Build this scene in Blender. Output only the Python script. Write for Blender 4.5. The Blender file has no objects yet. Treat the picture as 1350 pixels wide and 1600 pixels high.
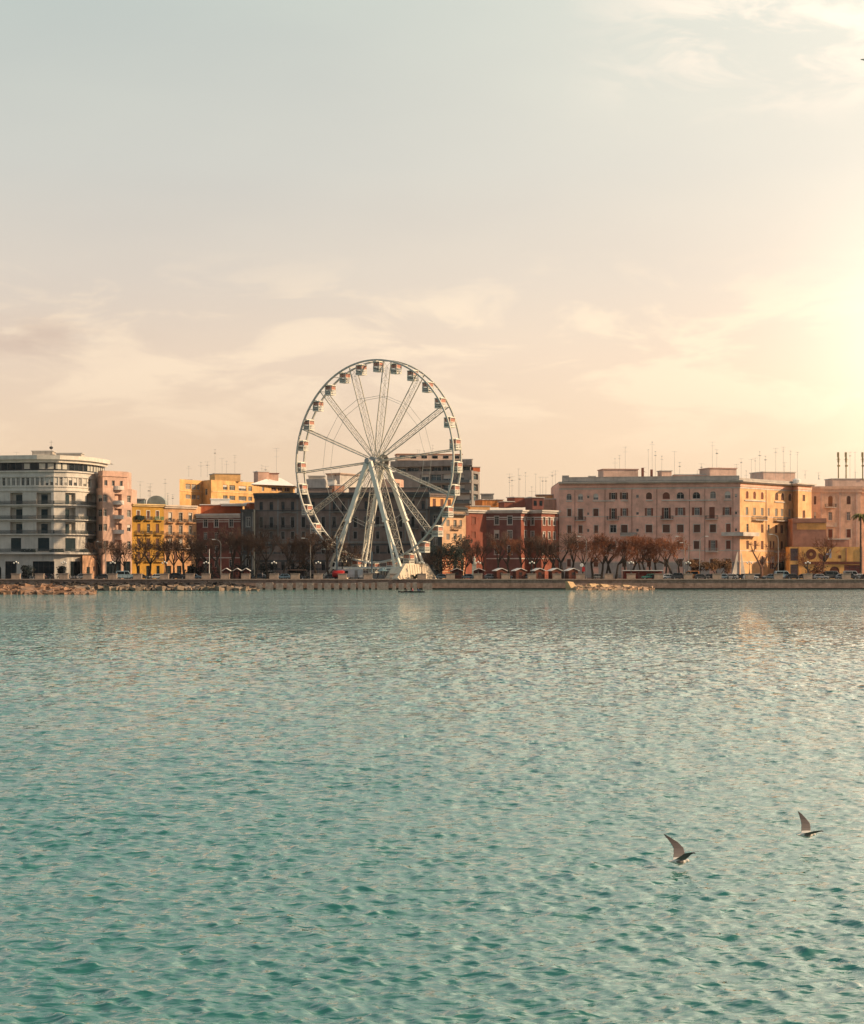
import bpy, math, random
import numpy as np
from mathutils import Vector
R = math.radians
sc = bpy.context.scene
COL = sc.collection

# ------------------------------------------------------------------ camera
F, CX, HY, CAMZ = 3300.0, 675.0, 890.0, 5.2      # focal length and horizon of the photograph, in its own pixels
cam_d = bpy.data.cameras.new("camera"); cam = bpy.data.objects.new("camera", cam_d); COL.objects.link(cam)
cam_d.sensor_width = 36; cam_d.lens = F/1600*36; cam_d.shift_y = (HY-800)/1600
cam_d.clip_start = .5; cam_d.clip_end = 20000
cam.location = (0, 0, CAMZ); cam.rotation_euler = (R(90), 0, 0)
sc.camera = cam
# ------------------------------------------------------------------ sun, sky, exposure
SUN_EL, SUN_AZ = R(25), R(100)                      # azimuth from +Y towards +X
sd = Vector((math.sin(SUN_AZ)*math.cos(SUN_EL), math.cos(SUN_AZ)*math.cos(SUN_EL), math.sin(SUN_EL)))
sl = bpy.data.lights.new("sun", 'SUN'); sl.energy = 4.6; sl.angle = R(.6); sl.color = (1, .71, .43)
so = bpy.data.objects.new("sun", sl); COL.objects.link(so); so.rotation_euler = sd.to_track_quat('Z', 'Y').to_euler()
so.location = (300, 0, 300)
sc.view_settings.view_transform = 'Standard'; sc.view_settings.look = 'None'
sc.view_settings.exposure = .15; sc.view_settings.gamma = 1
sc.render.engine = 'CYCLES'; sc.cycles.use_denoising = True
sc.cycles.max_bounces = 6; sc.cycles.volume_bounces = 0

def srgb(r, g, b):
    f = lambda c: (c/12.92 if c <= .04045 else ((c+.055)/1.055)**2.4)
    return (f(r/255), f(g/255), f(b/255), 1)

class NT:
    """small helper to chain shader nodes"""
    def __init__(s, tree): s.t = tree; s.n = tree.nodes; s.l = tree.links
    def new(s, kind, **kw):
        n = s.n.new(kind)
        for k, v in kw.items(): setattr(n, k, v)
        return n
    def put(s, sock, v):
        if isinstance(v, bpy.types.NodeSocket): s.l.new(v, sock)
        elif v is not None: sock.default_value = v
    def m(s, op, a, b=None, c=None, clamp=False):
        n = s.new('ShaderNodeMath', operation=op, use_clamp=clamp)
        for i, v in enumerate((a, b, c)):
            if v is not None: s.put(n.inputs[i], v)
        return n.outputs[0]
    def vm(s, op, a, b=None):
        n = s.new('ShaderNodeVectorMath', operation=op)
        s.put(n.inputs[0], a)
        if b is not None: s.put(n.inputs[1], b)
        return n
    def mix(s, fac, a, b, blend='MIX'):
        n = s.new('ShaderNodeMix', data_type='RGBA', blend_type=blend)
        s.put(n.inputs[0], fac); s.put(n.inputs[6], a); s.put(n.inputs[7], b)
        return n.outputs[2]
    def ramp(s, fac, stops, interp='LINEAR'):
        n = s.new('ShaderNodeValToRGB'); n.color_ramp.interpolation = interp
        e = n.color_ramp.elements
        while len(e) < len(stops): e.new(.5)
        for i, (p, c) in enumerate(stops): e[i].position = p; e[i].color = c if hasattr(c, '__len__') else (c, c, c, 1)
        s.put(n.inputs[0], fac); return n.outputs[0]
    def noise(s, vec, scale, detail=4, rough=.55, dist=0):
        n = s.new('ShaderNodeTexNoise'); s.put(n.inputs['Vector'], vec)
        n.inputs['Scale'].default_value = scale; n.inputs['Detail'].default_value = detail
        n.inputs['Roughness'].default_value = rough; n.inputs['Distortion'].default_value = dist
        return n.outputs['Fac']

w = bpy.data.worlds.new("World"); sc.world = w; w.use_nodes = True
w.node_tree.nodes.clear(); T = NT(w.node_tree)
sky = T.new('ShaderNodeTexSky', sky_type='NISHITA'); sky.sun_disc = False
sky.sun_elevation = SUN_EL; sky.sun_rotation = SUN_AZ; sky.dust_density = 3
tc = T.new('ShaderNodeTexCoord'); D_ = T.vm('NORMALIZE', tc.outputs['Generated']).outputs[0]
sx = T.new('ShaderNodeSeparateXYZ'); T.put(sx.inputs[0], D_)
el = T.m('MULTIPLY', T.m('ARCSINE', sx.outputs[2]), 57.2958)       # degrees
az = T.m('MULTIPLY', T.m('ARCTAN2', sx.outputs[0], sx.outputs[1]), 57.2958)
veil = T.ramp(T.m('DIVIDE', el, 60, clamp=True), [
    (0.0, srgb(236, 204, 168)), (.05, srgb(236, 207, 176)), (.095, srgb(232, 210, 188)), (.13, srgb(219, 207, 193)),
    (.18, srgb(204, 204, 196)), (.255, srgb(189, 199, 193)), (.5, srgb(180, 198, 200)), (1, srgb(112, 142, 152))])
nis = T.vm('SCALE', sky.outputs[0]); nis.inputs['Scale'].default_value = .07
# the sky away from the sun is deeper and bluer
back = T.m('MULTIPLY', T.m('SUBTRACT', .35, sx.outputs[1]), .9, clamp=True)
veil = T.mix(back, veil, (.28, .345, .375, 1))
base = T.mix(.88, nis.outputs[0], veil)
# thin cloud: streaks in a low band, wisps high on the right
cv = T.new('ShaderNodeCombineXYZ'); T.put(cv.inputs[0], T.m('MULTIPLY', az, .16)); T.put(cv.inputs[1], T.m('MULTIPLY', el, .5))
c1 = T.noise(cv.outputs[0], 1.3, 7, .6, .5)
band = T.m('MULTIPLY', T.m('SMOOTH_MIN', T.m('DIVIDE', T.m('SUBTRACT', el, 2.5), 3, clamp=True), T.m('DIVIDE', T.m('SUBTRACT', 8.6, el), 1.8, clamp=True), .2), 1, clamp=True)
cl1 = T.m('MULTIPLY', T.ramp(c1, [(.46, 0.0), (.6, 1.0)], 'EASE'), band, clamp=True)
cv2 = T.new('ShaderNodeCombineXYZ'); T.put(cv2.inputs[0], T.m('MULTIPLY', T.m('ADD', az, T.m('MULTIPLY', el, .6)), .3)); T.put(cv2.inputs[1], T.m('MULTIPLY', el, .8)); cv2.inputs[2].default_value = 4.3
c2 = T.noise(cv2.outputs[0], 1.1, 8, .62, .6)
hi = T.m('MULTIPLY', T.m('DIVIDE', T.m('SUBTRACT', el, 11.5), 2.5, clamp=True), T.m('DIVIDE', T.m('SUBTRACT', az, 3.5), 5, clamp=True))
cl2 = T.m('MULTIPLY', T.ramp(c2, [(.4, 0.0), (.64, 1.0)], 'EASE'), hi)
base = T.mix(T.m('MULTIPLY', cl1, .42), base, srgb(255, 233, 202))
base = T.mix(T.m('MULTIPLY', cl2, .7), base, srgb(252, 232, 214))
# broad soft unevenness of the whole veil
c3 = T.noise(cv.outputs[0], .45, 3, .5)
base = T.mix(1.0, base, T.ramp(c3, [(.3, (.95, .95, .965, 1)), (.7, (1.04, 1.035, 1.02, 1))]), 'MULTIPLY')
# a greyer cloud low on the left
gz = T.m('POWER', T.m('DIVIDE', T.m('ADD', az, 10.8), 2.3), 2.0); gy = T.m('POWER', T.m('DIVIDE', T.m('SUBTRACT', el, 6.1), .55), 2.0)
gq = T.m('MULTIPLY', T.m('EXPONENT', T.m('MULTIPLY', T.m('ADD', gz, gy), -1.0)), T.ramp(T.noise(cv.outputs[0], 3.2, 6, .6), [(.35, 0.0), (.6, 1.0)]))
base = T.mix(T.m('MULTIPLY', gq, .9), base, srgb(203, 182, 166))
# bright veil of sunlit haze low on the right
GA, GE = R(13.2), R(5.8)
gd = (math.sin(GA)*math.cos(GE), math.cos(GA)*math.cos(GE), math.sin(GE))
ang = T.m('MULTIPLY', T.m('ARCCOSINE', T.m('MINIMUM', T.vm('DOT_PRODUCT', D_, gd).outputs['Value'], .999999)), 57.2958)
g1 = T.m('EXPONENT', T.m('DIVIDE', ang, -8.5)); g2 = T.m('EXPONENT', T.m('MULTIPLY', T.m('POWER', T.m('DIVIDE', ang, 2.9), 2.0), -1.0))
GB, GF = R(24), R(7.5)                                # unseen bright sky patch, added to brighten the water at right
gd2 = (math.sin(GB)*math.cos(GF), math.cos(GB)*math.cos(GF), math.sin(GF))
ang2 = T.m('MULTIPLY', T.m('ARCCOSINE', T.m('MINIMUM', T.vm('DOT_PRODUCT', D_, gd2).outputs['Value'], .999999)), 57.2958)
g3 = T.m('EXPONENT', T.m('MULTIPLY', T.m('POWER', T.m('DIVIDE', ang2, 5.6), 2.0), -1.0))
GC, GD = R(24), R(36)                               # broad unseen sky glow up right, added for sheen on the water
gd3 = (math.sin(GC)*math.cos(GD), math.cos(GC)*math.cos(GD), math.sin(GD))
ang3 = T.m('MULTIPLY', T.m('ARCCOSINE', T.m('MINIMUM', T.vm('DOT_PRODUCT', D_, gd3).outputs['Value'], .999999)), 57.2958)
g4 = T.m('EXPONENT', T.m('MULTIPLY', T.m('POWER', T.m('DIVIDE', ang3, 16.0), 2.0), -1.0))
glow = T.vm('SCALE', T.ramp(0.0, [(0, (1, .72, .42, 1)), (1, (1, .72, .42, 1))])); T.put(glow.inputs['Scale'], T.m('MULTIPLY', g1, .34))
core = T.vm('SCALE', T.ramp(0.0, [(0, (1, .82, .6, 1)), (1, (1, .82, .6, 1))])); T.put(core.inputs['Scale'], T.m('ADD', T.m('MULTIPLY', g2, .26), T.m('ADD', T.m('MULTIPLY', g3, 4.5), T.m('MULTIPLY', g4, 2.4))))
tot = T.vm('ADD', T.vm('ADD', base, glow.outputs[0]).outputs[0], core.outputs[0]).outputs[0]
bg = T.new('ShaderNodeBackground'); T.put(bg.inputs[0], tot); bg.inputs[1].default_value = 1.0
ow = T.new('ShaderNodeOutputWorld'); T.l.new(bg.outputs[0], ow.inputs[0])
w.cycles.sampling_method = 'MANUAL'; w.cycles.sample_map_resolution = 1024

# ------------------------------------------------------------------ materials
MATS = {}
def mat(name, col, rough=.85, var=.12, scale=.6, metal=0, spec=.3, emit=None, alpha=None, streak=0):
    if name in MATS: return MATS[name]
    m = bpy.data.materials.new(name); m.use_nodes = True; MATS[name] = m
    t = NT(m.node_tree); b = m.node_tree.nodes['Principled BSDF']
    b.inputs['Roughness'].default_value = rough; b.inputs['Metallic'].default_value = metal
    b.inputs['Specular IOR Level'].default_value = spec
    g = t.new('ShaderNodeNewGeometry').outputs['Position']
    n = t.noise(g, scale, 6, .65)
    lo = tuple(c*(1-var*1.6) for c in col) + (1,); hi_ = tuple(min(1, c*(1+var)) for c in col) + (1,)
    c = t.ramp(n, [(.3, lo), (.7, hi_)])
    if streak:                                       # rain streaks and grime patches in the paint
        mp = t.new('ShaderNodeMapping'); t.put(mp.inputs[0], g); mp.inputs['Scale'].default_value = (1.6, 1.6, .16)
        n2 = t.noise(mp.outputs[0], 1.0, 5, .7)
        c = t.mix(t.m('MULTIPLY', t.ramp(n2, [(.5, 0.0), (.72, 1.0)]), streak), c, tuple(x*.45 for x in col) + (1,))
    t.put(b.inputs['Base Color'], c)
    return m

def wallm(name, col, streak=.6, var=.19): return mat(name, col, .9, var, .35, streak=streak)
M_glass = mat('window glass', (.008, .017, .024), .3, .3, .4, spec=.18)
M_fdark = mat('dark window frame', (.05, .06, .065), .6, .1)
M_glass2 = mat('lighter window glass', (.16, .16, .15), .2, .5, .4, spec=.5)
M_frame = mat('white window frame', (.62, .58, .52), .6, .08)
M_dark = mat('dark opening', (.012, .014, .018), .7, .2)
M_iron = mat('dark iron', (.035, .04, .045), .6, .2)
M_roof = mat('flat roof felt', (.5, .47, .44), .9, .15)
M_white = mat('white render', (.8, .77, .72), .85, .06, streak=.2)
M_steel = mat('white painted steel', (.8, .76, .66), .5, .06, spec=.3)
M_truss = mat('backlit white truss steel', (.46, .43, .37), .6, .08)  # darker copy of the wheel's white steel, imitates backlit shade on the spokes
M_steel2 = mat('grey galvanised steel', (.34, .34, .33), .5, .1)
M_shbrown = mat('brown shutters', (.15, .07, .05), .7, .15, 3)
M_shred = mat('dark red shutters', (.22, .075, .05), .7, .15, 3)
M_shgreen = mat('dark blue green shutters', (.012, .035, .045), .6, .15, 3)
M_shgrey = mat('grey shutters', (.25, .23, .21), .7, .15, 3)
M_stone = mat('pale quay stone', (.36, .28, .23), .9, .2, 1.2, streak=.4)
M_antenna = mat('antenna aluminium', (.4, .38, .35), .5, .05)

# ------------------------------------------------------------------ mesh builder
class MB:
    def __init__(s): s.v = []; s.f = []; s.m = []; s.cur = 0
    def quad(s, *p):
        n = len(s.v); s.v += [tuple(q) for q in p]; s.f.append(tuple(range(n, n+len(p)))); s.m.append(s.cur)
    def hexa(s, p):                                   # 8 corners: bottom ring 0-3, top ring 4-7
        n = len(s.v); s.v += [tuple(q) for q in p]
        for f in ((3, 2, 1, 0), (4, 5, 6, 7), (0, 1, 5, 4), (1, 2, 6, 5), (2, 3, 7, 6), (3, 0, 4, 7)):
            s.f.append(tuple(n+i for i in f)); s.m.append(s.cur)
    def box(s, c, d, rz=0, taper=1.0):
        x, y, z = c; a, b, h = d[0]/2, d[1]/2, d[2]/2; co, si = math.cos(rz), math.sin(rz); P = []
        for dz, k in ((-h, 1), (h, taper)):
            for px, py in ((-a, -b), (a, -b), (a, b), (-a, b)):
                P.append((x+(px*co-py*si)*k, y+(px*si+py*co)*k, z+dz))
        s.hexa(P)
    def tube(s, p, q, r0, r1=None, n=6, cap=True):
        p, q = Vector(p), Vector(q); r1 = r0 if r1 is None else r1
        d = (q-p)
        if d.length < 1e-6: return
        d.normalize(); a = d.orthogonal().normalized(); b = d.cross(a); k = len(s.v)
        for c, r in ((p, r0), (q, r1)):
            for i in range(n):
                t = 2*math.pi*i/n; s.v.append(tuple(c + a*math.cos(t)*r + b*math.sin(t)*r))
        for i in range(n):
            j = (i+1) % n; s.f.append((k+i, k+j, k+n+j, k+n+i)); s.m.append(s.cur)
        if cap:
            s.f.append(tuple(range(k+n-1, k-1, -1))); s.m.append(s.cur); s.f.append(tuple(range(k+n, k+2*n))); s.m.append(s.cur)
    def bar(s, p, q, wd, th, up=(0, 0, 1)):           # rectangular section bar
        p, q = Vector(p), Vector(q); d = (q-p).normalized(); u = Vector(up)
        a = d.cross(u)
        if a.length < 1e-4: a = d.orthogonal()
        a = a.normalized()*wd/2; b = d.cross(a).normalized()*th/2
        s.hexa([p-a-b, p+a-b, p+a+b, p-a+b, q-a-b, q+a-b, q+a+b, q-a+b])
    def lathe(s, prof, c=(0, 0, 0), n=10, axis='z'):
        k = len(s.v)
        for r, h in prof:
            for i in range(n):
                t = 2*math.pi*i/n; x, y = r*math.cos(t), r*math.sin(t)
                s.v.append((c[0]+x, c[1]+y, c[2]+h) if axis == 'z' else (c[0]+h, c[1]+x, c[2]+y))
        for j in range(len(prof)-1):
            for i in range(n):
                i2 = (i+1) % n; s.f.append((k+j*n+i, k+j*n+i2, k+(j+1)*n+i2, k+(j+1)*n+i)); s.m.append(s.cur)
        s.f.append(tuple(range(k+n-1, k-1, -1))); s.m.append(s.cur)
        e = k+(len(prof)-1)*n; s.f.append(tuple(range(e, e+n))); s.m.append(s.cur)
    def prism(s, poly, z0, z1):
        k = len(s.v); n = len(poly)
        s.v += [(x, y, z0) for x, y in poly] + [(x, y, z1) for x, y in poly]
        for i in range(n):
            j = (i+1) % n; s.f.append((k+i, k+j, k+n+j, k+n+i)); s.m.append(s.cur)
        s.f.append(tuple(range(k+n-1, k-1, -1))); s.m.append(s.cur); s.f.append(tuple(range(k+n, k+2*n))); s.m.append(s.cur)
    def sideprism(s, poly, y0, y1):                   # polygon in x,z pulled along y
        k = len(s.v); n = len(poly)
        s.v += [(x, y0, z) for x, z in poly] + [(x, y1, z) for x, z in poly]
        for i in range(n):
            j = (i+1) % n; s.f.append((k+j, k+i, k+n+i, k+n+j)); s.m.append(s.cur)
        s.f.append(tuple(range(k, k+n))); s.m.append(s.cur); s.f.append(tuple(range(k+2*n-1, k+n-1, -1))); s.m.append(s.cur)
    def build(s, name, mats, parent=None, origin=(0, 0, 0), smooth=False):
        if not isinstance(mats, (list, tuple)): mats = [mats]
        me = bpy.data.meshes.new(name); ox, oy, oz = origin
        me.from_pydata([(x-ox, y-oy, z-oz) for x, y, z in s.v], [], s.f)
        for m in mats: me.materials.append(m)
        if len(mats) > 1: me.polygons.foreach_set('material_index', s.m)
        if smooth: me.shade_smooth()
        o = bpy.data.objects.new(name, me); COL.objects.link(o)
        if parent: o.parent = parent
        return o

def tag(o, label=None, cat=None, group=None, kind=None):
    if label: o['label'] = label
    if cat: o['category'] = cat
    if group: o['group'] = group
    if kind: o['kind'] = kind
    return o
def empty(name, loc=(0, 0, 0), rz=0, **kw):
    o = bpy.data.objects.new(name, None); COL.objects.link(o); o.location = loc; o.rotation_euler = (0, 0, rz)
    o.empty_display_size = .5
    return tag(o, **kw)
def kids(o): return [c for c in ALLKIDS.get(o.name, [])]
def copy_tree(o, parent=None):
    c = o.copy(); COL.objects.link(c)
    if parent: c.parent = parent
    for ch in list(o.children): copy_tree(ch, c)
    return c
def wx(px, d): return (px-CX)/F*d
def wz(py, d): return CAMZ + (HY-py)/F*d

GZ = 2.6                                             # level of the promenade
DQ = 553.0                                           # distance of the quay face

# ------------------------------------------------------------------ landmarks for labels
LAND = [(-200, 150, 'the curved cream hotel'), (150, 203, 'the pink corner wing'), (203, 255, 'the yellow balcony house'),
        (255, 307, 'the tan balcony house'), (307, 380, 'the maroon house'), (380, 505, 'the dark stone palace'),
        (505, 685, 'the Ferris wheel'), (685, 728, 'the sunlit rusticated house'), (728, 760, 'the bright red house end'), (760, 873, 'the maroon corner house'),
        (873, 1000, 'the pink palazzo, arched-window end'), (1000, 1090, 'the pink palazzo, middle part'), (1090, 1160, 'the pink palazzo, end near its corner'),
        (1160, 1232, 'the orange-lit palazzo side'), (1232, 1500, 'the low yellow building')]
ORD = ['first', 'second', 'third', 'fourth', 'fifth', 'sixth', 'seventh', 'eighth', 'ninth', 'tenth', 'eleventh', 'twelfth', 'thirteenth', 'fourteenth', 'fifteenth', 'sixteenth', 'seventeenth', 'eighteenth']
def land(px):
    for a, b, n in LAND:
        if a <= px < b: return n
    return 'the shore'
def autolabels(base, pxs):
    """one label per item: what it is, which landmark it stands by, and its order there"""
    out = []
    names = [land(p) for p in pxs]
    for i, p in enumerate(pxs):
        same = sorted(q for q, n in zip(pxs, names) if n == names[i])
        b = base[i] if isinstance(base, (list, tuple)) else base
        if len(same) == 1: out.append(f"{b} before {names[i]}")
        else: out.append(f"{b} before {names[i]}, {ORD[same.index(p)]} from left")
    return out

# ------------------------------------------------------------------ facades and buildings
class Bldg:
    """front = [(px, distance), ...] walked left to right; every height is read at pixel column ref"""
    def __init__(s, name, label, front, top, wall, ref=None, back=18, z0=GZ, cat='building', group=None, roofm=None):
        s.P = [Vector((wx(p, d), d)) for p, d in front]; s.ref = ref if ref is not None else front[0][0]
        s.cum = [0]
        for a, b in zip(s.P, s.P[1:]): s.cum.append(s.cum[-1] + (b-a).length)
        s.N = []
        for a, b in zip(s.P, s.P[1:]):
            d = (b-a).normalized(); s.N.append(Vector((d.y, -d.x)))
        s.z0 = z0; s.z1 = s.z(top); s.wall = wall; s.holes = []; s.back = back; s.roofm = roofm or M_roof
        c = (s.P[0]+s.P[-1])/2; s.org = (c.x, c.y+back/2, z0)
        s.root = empty(name, s.org, label=label, cat=cat, group=group)
        s.wins = []; s.fm = None
    def dist(s, px):
        p = s.pos2(s.u(px)); return p.y
    def u(s, px):
        k = (px-CX)/F; best = None
        for i, (a, b) in enumerate(zip(s.P, s.P[1:])):
            fa, fb = a.x-k*a.y, b.x-k*b.y
            if abs(fa-fb) < 1e-9: continue
            t = fa/(fa-fb)
            if -1e-6 <= t <= 1+1e-6: return s.cum[i] + t*(s.cum[i+1]-s.cum[i])
            if best is None or abs(t-.5) < best[0]: best = (abs(t-.5), s.cum[i] + min(1, max(0, t))*(s.cum[i+1]-s.cum[i]))
        return best[1]
    def pos2(s, u, off=0):
        u = min(max(u, 0), s.cum[-1])
        for i in range(len(s.P)-1):
            if u <= s.cum[i+1]+1e-7:
                t = (u-s.cum[i])/(s.cum[i+1]-s.cum[i]); p = s.P[i].lerp(s.P[i+1], t)
                n = s.N[i]
                j = i+1 if t > 1-1e-5 and i+1 < len(s.N) else (i-1 if t < 1e-5 and i > 0 else None)
                if j is not None:
                    q = (s.N[i]+s.N[j])
                    if q.length > .3: q.normalize(); n = q/max(.45, q.dot(s.N[i]))
                return p + n*off
    def pos(s, u, z, off=0):
        p = s.pos2(u, off); return (p.x, p.y, z)
    def z(s, py, px=None):
        return wz(py, s.dist(s.ref if px is None else px))
    def band(s, mb, u0, u1, z0, z1, o0, o1):
        us = [u0] + [c for c in s.cum if u0+1e-4 < c < u1-1e-4] + [u1]
        for a, b in zip(us, us[1:]):
            mb.hexa([s.pos(a, z0, o1), s.pos(b, z0, o1), s.pos(b, z0, o0), s.pos(a, z0, o0),
                     s.pos(a, z1, o1), s.pos(b, z1, o1), s.pos(b, z1, o0), s.pos(a, z1, o0)])
    def pband(s, name, px0, px1, py0, py1, o0, o1, m, parent=None):    # a band given in pixels
        mb = MB(); s.skipband(mb, s.u(px0), s.u(px1), s.z(max(py0, py1)), s.z(min(py0, py1)), o0, o1)
        return mb.build(name, m, parent or s.root, s.org)
    def skipband(s, mb, u0, u1, z0, z1, o0, o1):       # a band that stops at the window openings it would cross
        hs = sorted((h[0]-.17, h[1]+.17) for h in s.holes if h[2] < z1-.02 and h[3] > z0+.02)
        u = u0
        for a, c in hs:
            if c <= u or a >= u1: continue
            if a-u > .05: s.band(mb, u, a, z0, z1, o0, o1)
            u = max(u, c)
        if u1-u > .05: s.band(mb, u, u1, z0, z1, o0, o1)
    def opening(s, u0, u1, z0, z1, style='glass', arch=False, surround=None, m1=None, deep=.3, hole=True, name='window'):
        if hole: s.holes.append((u0, u1, z0, z1))
        s.wins.append((u0, u1, z0, z1, style, arch, surround, m1, deep, name))
    def win(s, cols, wpx, rows, **kw):
        """cols: pixel columns (or (px, width)); rows: (top y, bottom y)"""
        for c in cols:
            px, wd = c if isinstance(c, tuple) else (c, wpx)
            a, b = s.u(px-wd/2), s.u(px+wd/2)
            for (t, bt) in rows: s.opening(a, b, s.z(bt), s.z(t), **kw)
    def balcony(s, px0, px1, py, h=1.0, dep=1.0, m=None, slabm=None, solid=False):
        """slab top at py; iron railing (or a solid parapet) round it"""
        u0, u1, z = s.u(px0), s.u(px1), s.z(py)
        sb = MB(); s.band(sb, u0, u1, z-.18, z, 0.002, dep); slab = sb.build('balcony', slabm or s.wall, s.root, s.org)
        r = MB()
        if solid:
            s.band(r, u0, u1, z+.003, z+h, dep-.15, dep)
        else:
            s.band(r, u0, u1, z+h-.06, z+h, dep-.1, dep-.03); s.band(r, u0, u1, z+.08, z+.13, dep-.1, dep-.03)
            n = max(2, int((u1-u0)/.28))
            for i in range(n+1):
                uu = u0+(u1-u0)*i/n; s.band(r, max(u0, uu-.03), min(u1, uu+.03), z, z+h-.05, dep-.09, dep-.04)
        for uu in (u0, u1-.08):
            s.band(r, uu, uu+.08, z+h-.06, z+h, .01, dep-.1)
            if solid: s.band(r, uu, uu+.08, z, z+h-.07, .01, dep-.16)
            else:
                for k in range(4): s.band(r, uu, uu+.05, z, z+h-.06, .05+k*dep/4.4, .1+k*dep/4.4)
        r.build('railing', m or M_iron, slab, s.org)
    def finish(s, parapet=.9, cornice=None, roof=True):
        us = sorted(set([round(c, 5) for c in s.cum] + [round(x, 5) for h in s.holes for x in h[:2]]))
        zs = sorted(set([round(s.z0, 5), round(s.z1, 5)] + [round(x, 5) for h in s.holes for x in h[2:4] if s.z0 < x < s.z1]))
        wl = MB()
        for a, b in zip(us, us[1:]):
            if b-a < 1e-4: continue
            um = (a+b)/2; hs = [h for h in s.holes if h[0] < um < h[1]]
            z_run = None
            for c, d in zip(zs, zs[1:]):
                zm = (c+d)/2
                inside = any(h[2] < zm < h[3] for h in hs)
                if not inside:
                    z_run = (z_run[0], d) if z_run else (c, d)
                if inside or d == zs[-1]:
                    if z_run: wl.quad(s.pos(a, z_run[0]), s.pos(b, z_run[0]), s.pos(b, z_run[1]), s.pos(a, z_run[1]))
                    z_run = None
        for (a, b, c, d, st, arch, sur, m1, deep, nm) in s.wins:
            if (a, b, c, d) not in s.holes: continue
            wl.quad(s.pos(a, c), s.pos(a, c, -deep), s.pos(a, d, -deep), s.pos(a, d))
            wl.quad(s.pos(b, c, -deep), s.pos(b, c), s.pos(b, d), s.pos(b, d, -deep))
            wl.quad(s.pos(a, c), s.pos(b, c), s.pos(b, c, -deep), s.pos(a, c, -deep))
            wl.quad(s.pos(a, d, -deep), s.pos(b, d, -deep), s.pos(b, d), s.pos(a, d))
            if arch:
                r = (b-a)/2; um = (a+b)/2; zc = d-r; n = 6
                for sgn in (-1, 1):
                    pts = [(um+sgn*r*math.cos(t), zc+r*math.sin(t)) for t in [math.pi/2*i/n for i in range(n+1)]]
                    for (u1_, z1_), (u2_, z2_) in zip(pts, pts[1:]):
                        wl.quad(s.pos(u1_, z1_, -.02), s.pos(u2_, z2_, -.02), s.pos(u2_, d, -.02), s.pos(u1_, d, -.02))
        L, Rr = s.P[0], s.P[-1]; yb = max(p.y for p in s.P)+s.back
        bl, br = (L.x*yb/L.y if L.x < 0 else L.x, yb), (Rr.x*yb/Rr.y if Rr.x > 0 else Rr.x, yb)
        bl = (L.x, yb); br = (Rr.x, yb)
        z0, z1 = s.z0, s.z1
        wl.quad((Rr.x, Rr.y, z0), (*br, z0), (*br, z1), (Rr.x, Rr.y, z1)); wl.quad((*br, z0), (*bl, z0), (*bl, z1), (*br, z1))
        wl.quad((*bl, z0), (L.x, L.y, z0), (L.x, L.y, z1), (*bl, z1))
        wl.build('wall', s.wall, s.root, s.org)
        if roof:
            rf = MB(); poly = [(p.x, p.y) for p in s.P] + [br, bl]
            c = (sum(p[0] for p in poly)/len(poly), sum(p[1] for p in poly)/len(poly))
            rf.quad(*[(c[0]+(x-c[0])*.999, c[1]+(y-c[1])*.999, z1-parapet) for x, y in poly]); rf.build('roof', s.roofm, s.root, s.org)
        if cornice:
            h, o, m = cornice; cb = MB(); s.band(cb, 0, s.cum[-1], z1-h, z1-h*.45, .002, o*.6); s.band(cb, 0, s.cum[-1], z1-h*.45, z1+.03, -.1, o)
            cb.build('cornice', m, s.root, s.org)
        rv = random.Random(len(s.wins)*7+int(s.org[0]))
        for (a, b, c, d, st, arch, sur, m1, deep, nm) in s.wins:
            mb = MB(); e = min(.09, (b-a)*.12); q_ = rv.random()
            if st == 'shut' and nm == 'window' and q_ < .16: st, m1 = 'glass', None
            elif st == 'glass' and m1 is None and q_ < .2: m1 = M_glass2
            if st in ('glass', 'open'):
                mb.cur = 0; s.band(mb, a, b, c, d, -deep-.03, -deep)
                mb.cur = 1
                for (x0, x1, y0, y1) in ((a, a+e, c, d), (b-e, b, c, d), (a+e, b-e, c, c+e), (a+e, b-e, d-e, d), ((a+b)/2-e*.4, (a+b)/2+e*.4, c+e, d-e)):
                    s.band(mb, x0, x1, y0, y1, -deep+.002, -deep+.05)
                if st == 'glass' and .2 < q_ < .5: s.band(mb, a+e, b-e, d-(d-c)*rv.uniform(.25, .7), d-e, -deep+.055, -deep+.08)
                if d-c > 1.6: s.band(mb, a+e, b-e, d-(d-c)*.3, d-(d-c)*.3+e*.7, -deep+.004, -deep+.046)
                w_ = mb.build(nm, [m1 or M_glass, s.fm or M_frame], s.root, s.org)
                if st == 'open':
                    sh = MB(); k = (b-a)*.48
                    s.band(sh, a-k, a-.02, c, d, .03, .07); s.band(sh, b+.02, b+k, c, d, .03, .07)
                    sh.build('shutter', M_shbrown if sur is None or not isinstance(sur, tuple) else sur[1], w_, s.org)
            elif st == 'shut':
                s.band(mb, a, b, c, d, -deep*.6-.04, -deep*.6)
                n = max(4, int((d-c)/.3))
                for i in range(n):
                    zz = c+(d-c)*(i+.5)/n
                    for (x0, x1) in ((a+e, (a+b)/2-e*.4), ((a+b)/2+e*.4, b-e)):
                        s.band(mb, x0, x1, zz-.05, zz+.03, -deep*.6+.002, -deep*.6+.045)
                w_ = mb.build(nm, [m1 or M_shbrown], s.root, s.org)
            else:                                       # dark opening (shop, doorway)
                s.band(mb, a, b, c, d, -deep-.03, -deep)
                mb.cur = 1; n = max(1, int((b-a)/1.3))
                for i in range(1, n): s.band(mb, a+(b-a)*i/n-.04, a+(b-a)*i/n+.04, c, d-.05, -deep+.002, -deep+.06)
                s.band(mb, a, b, c+(d-c)*.72, c+(d-c)*.72+.08, -deep+.003, -deep+.05)
                w_ = mb.build(nm, [m1 or M_glass, M_iron], s.root, s.org)
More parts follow.
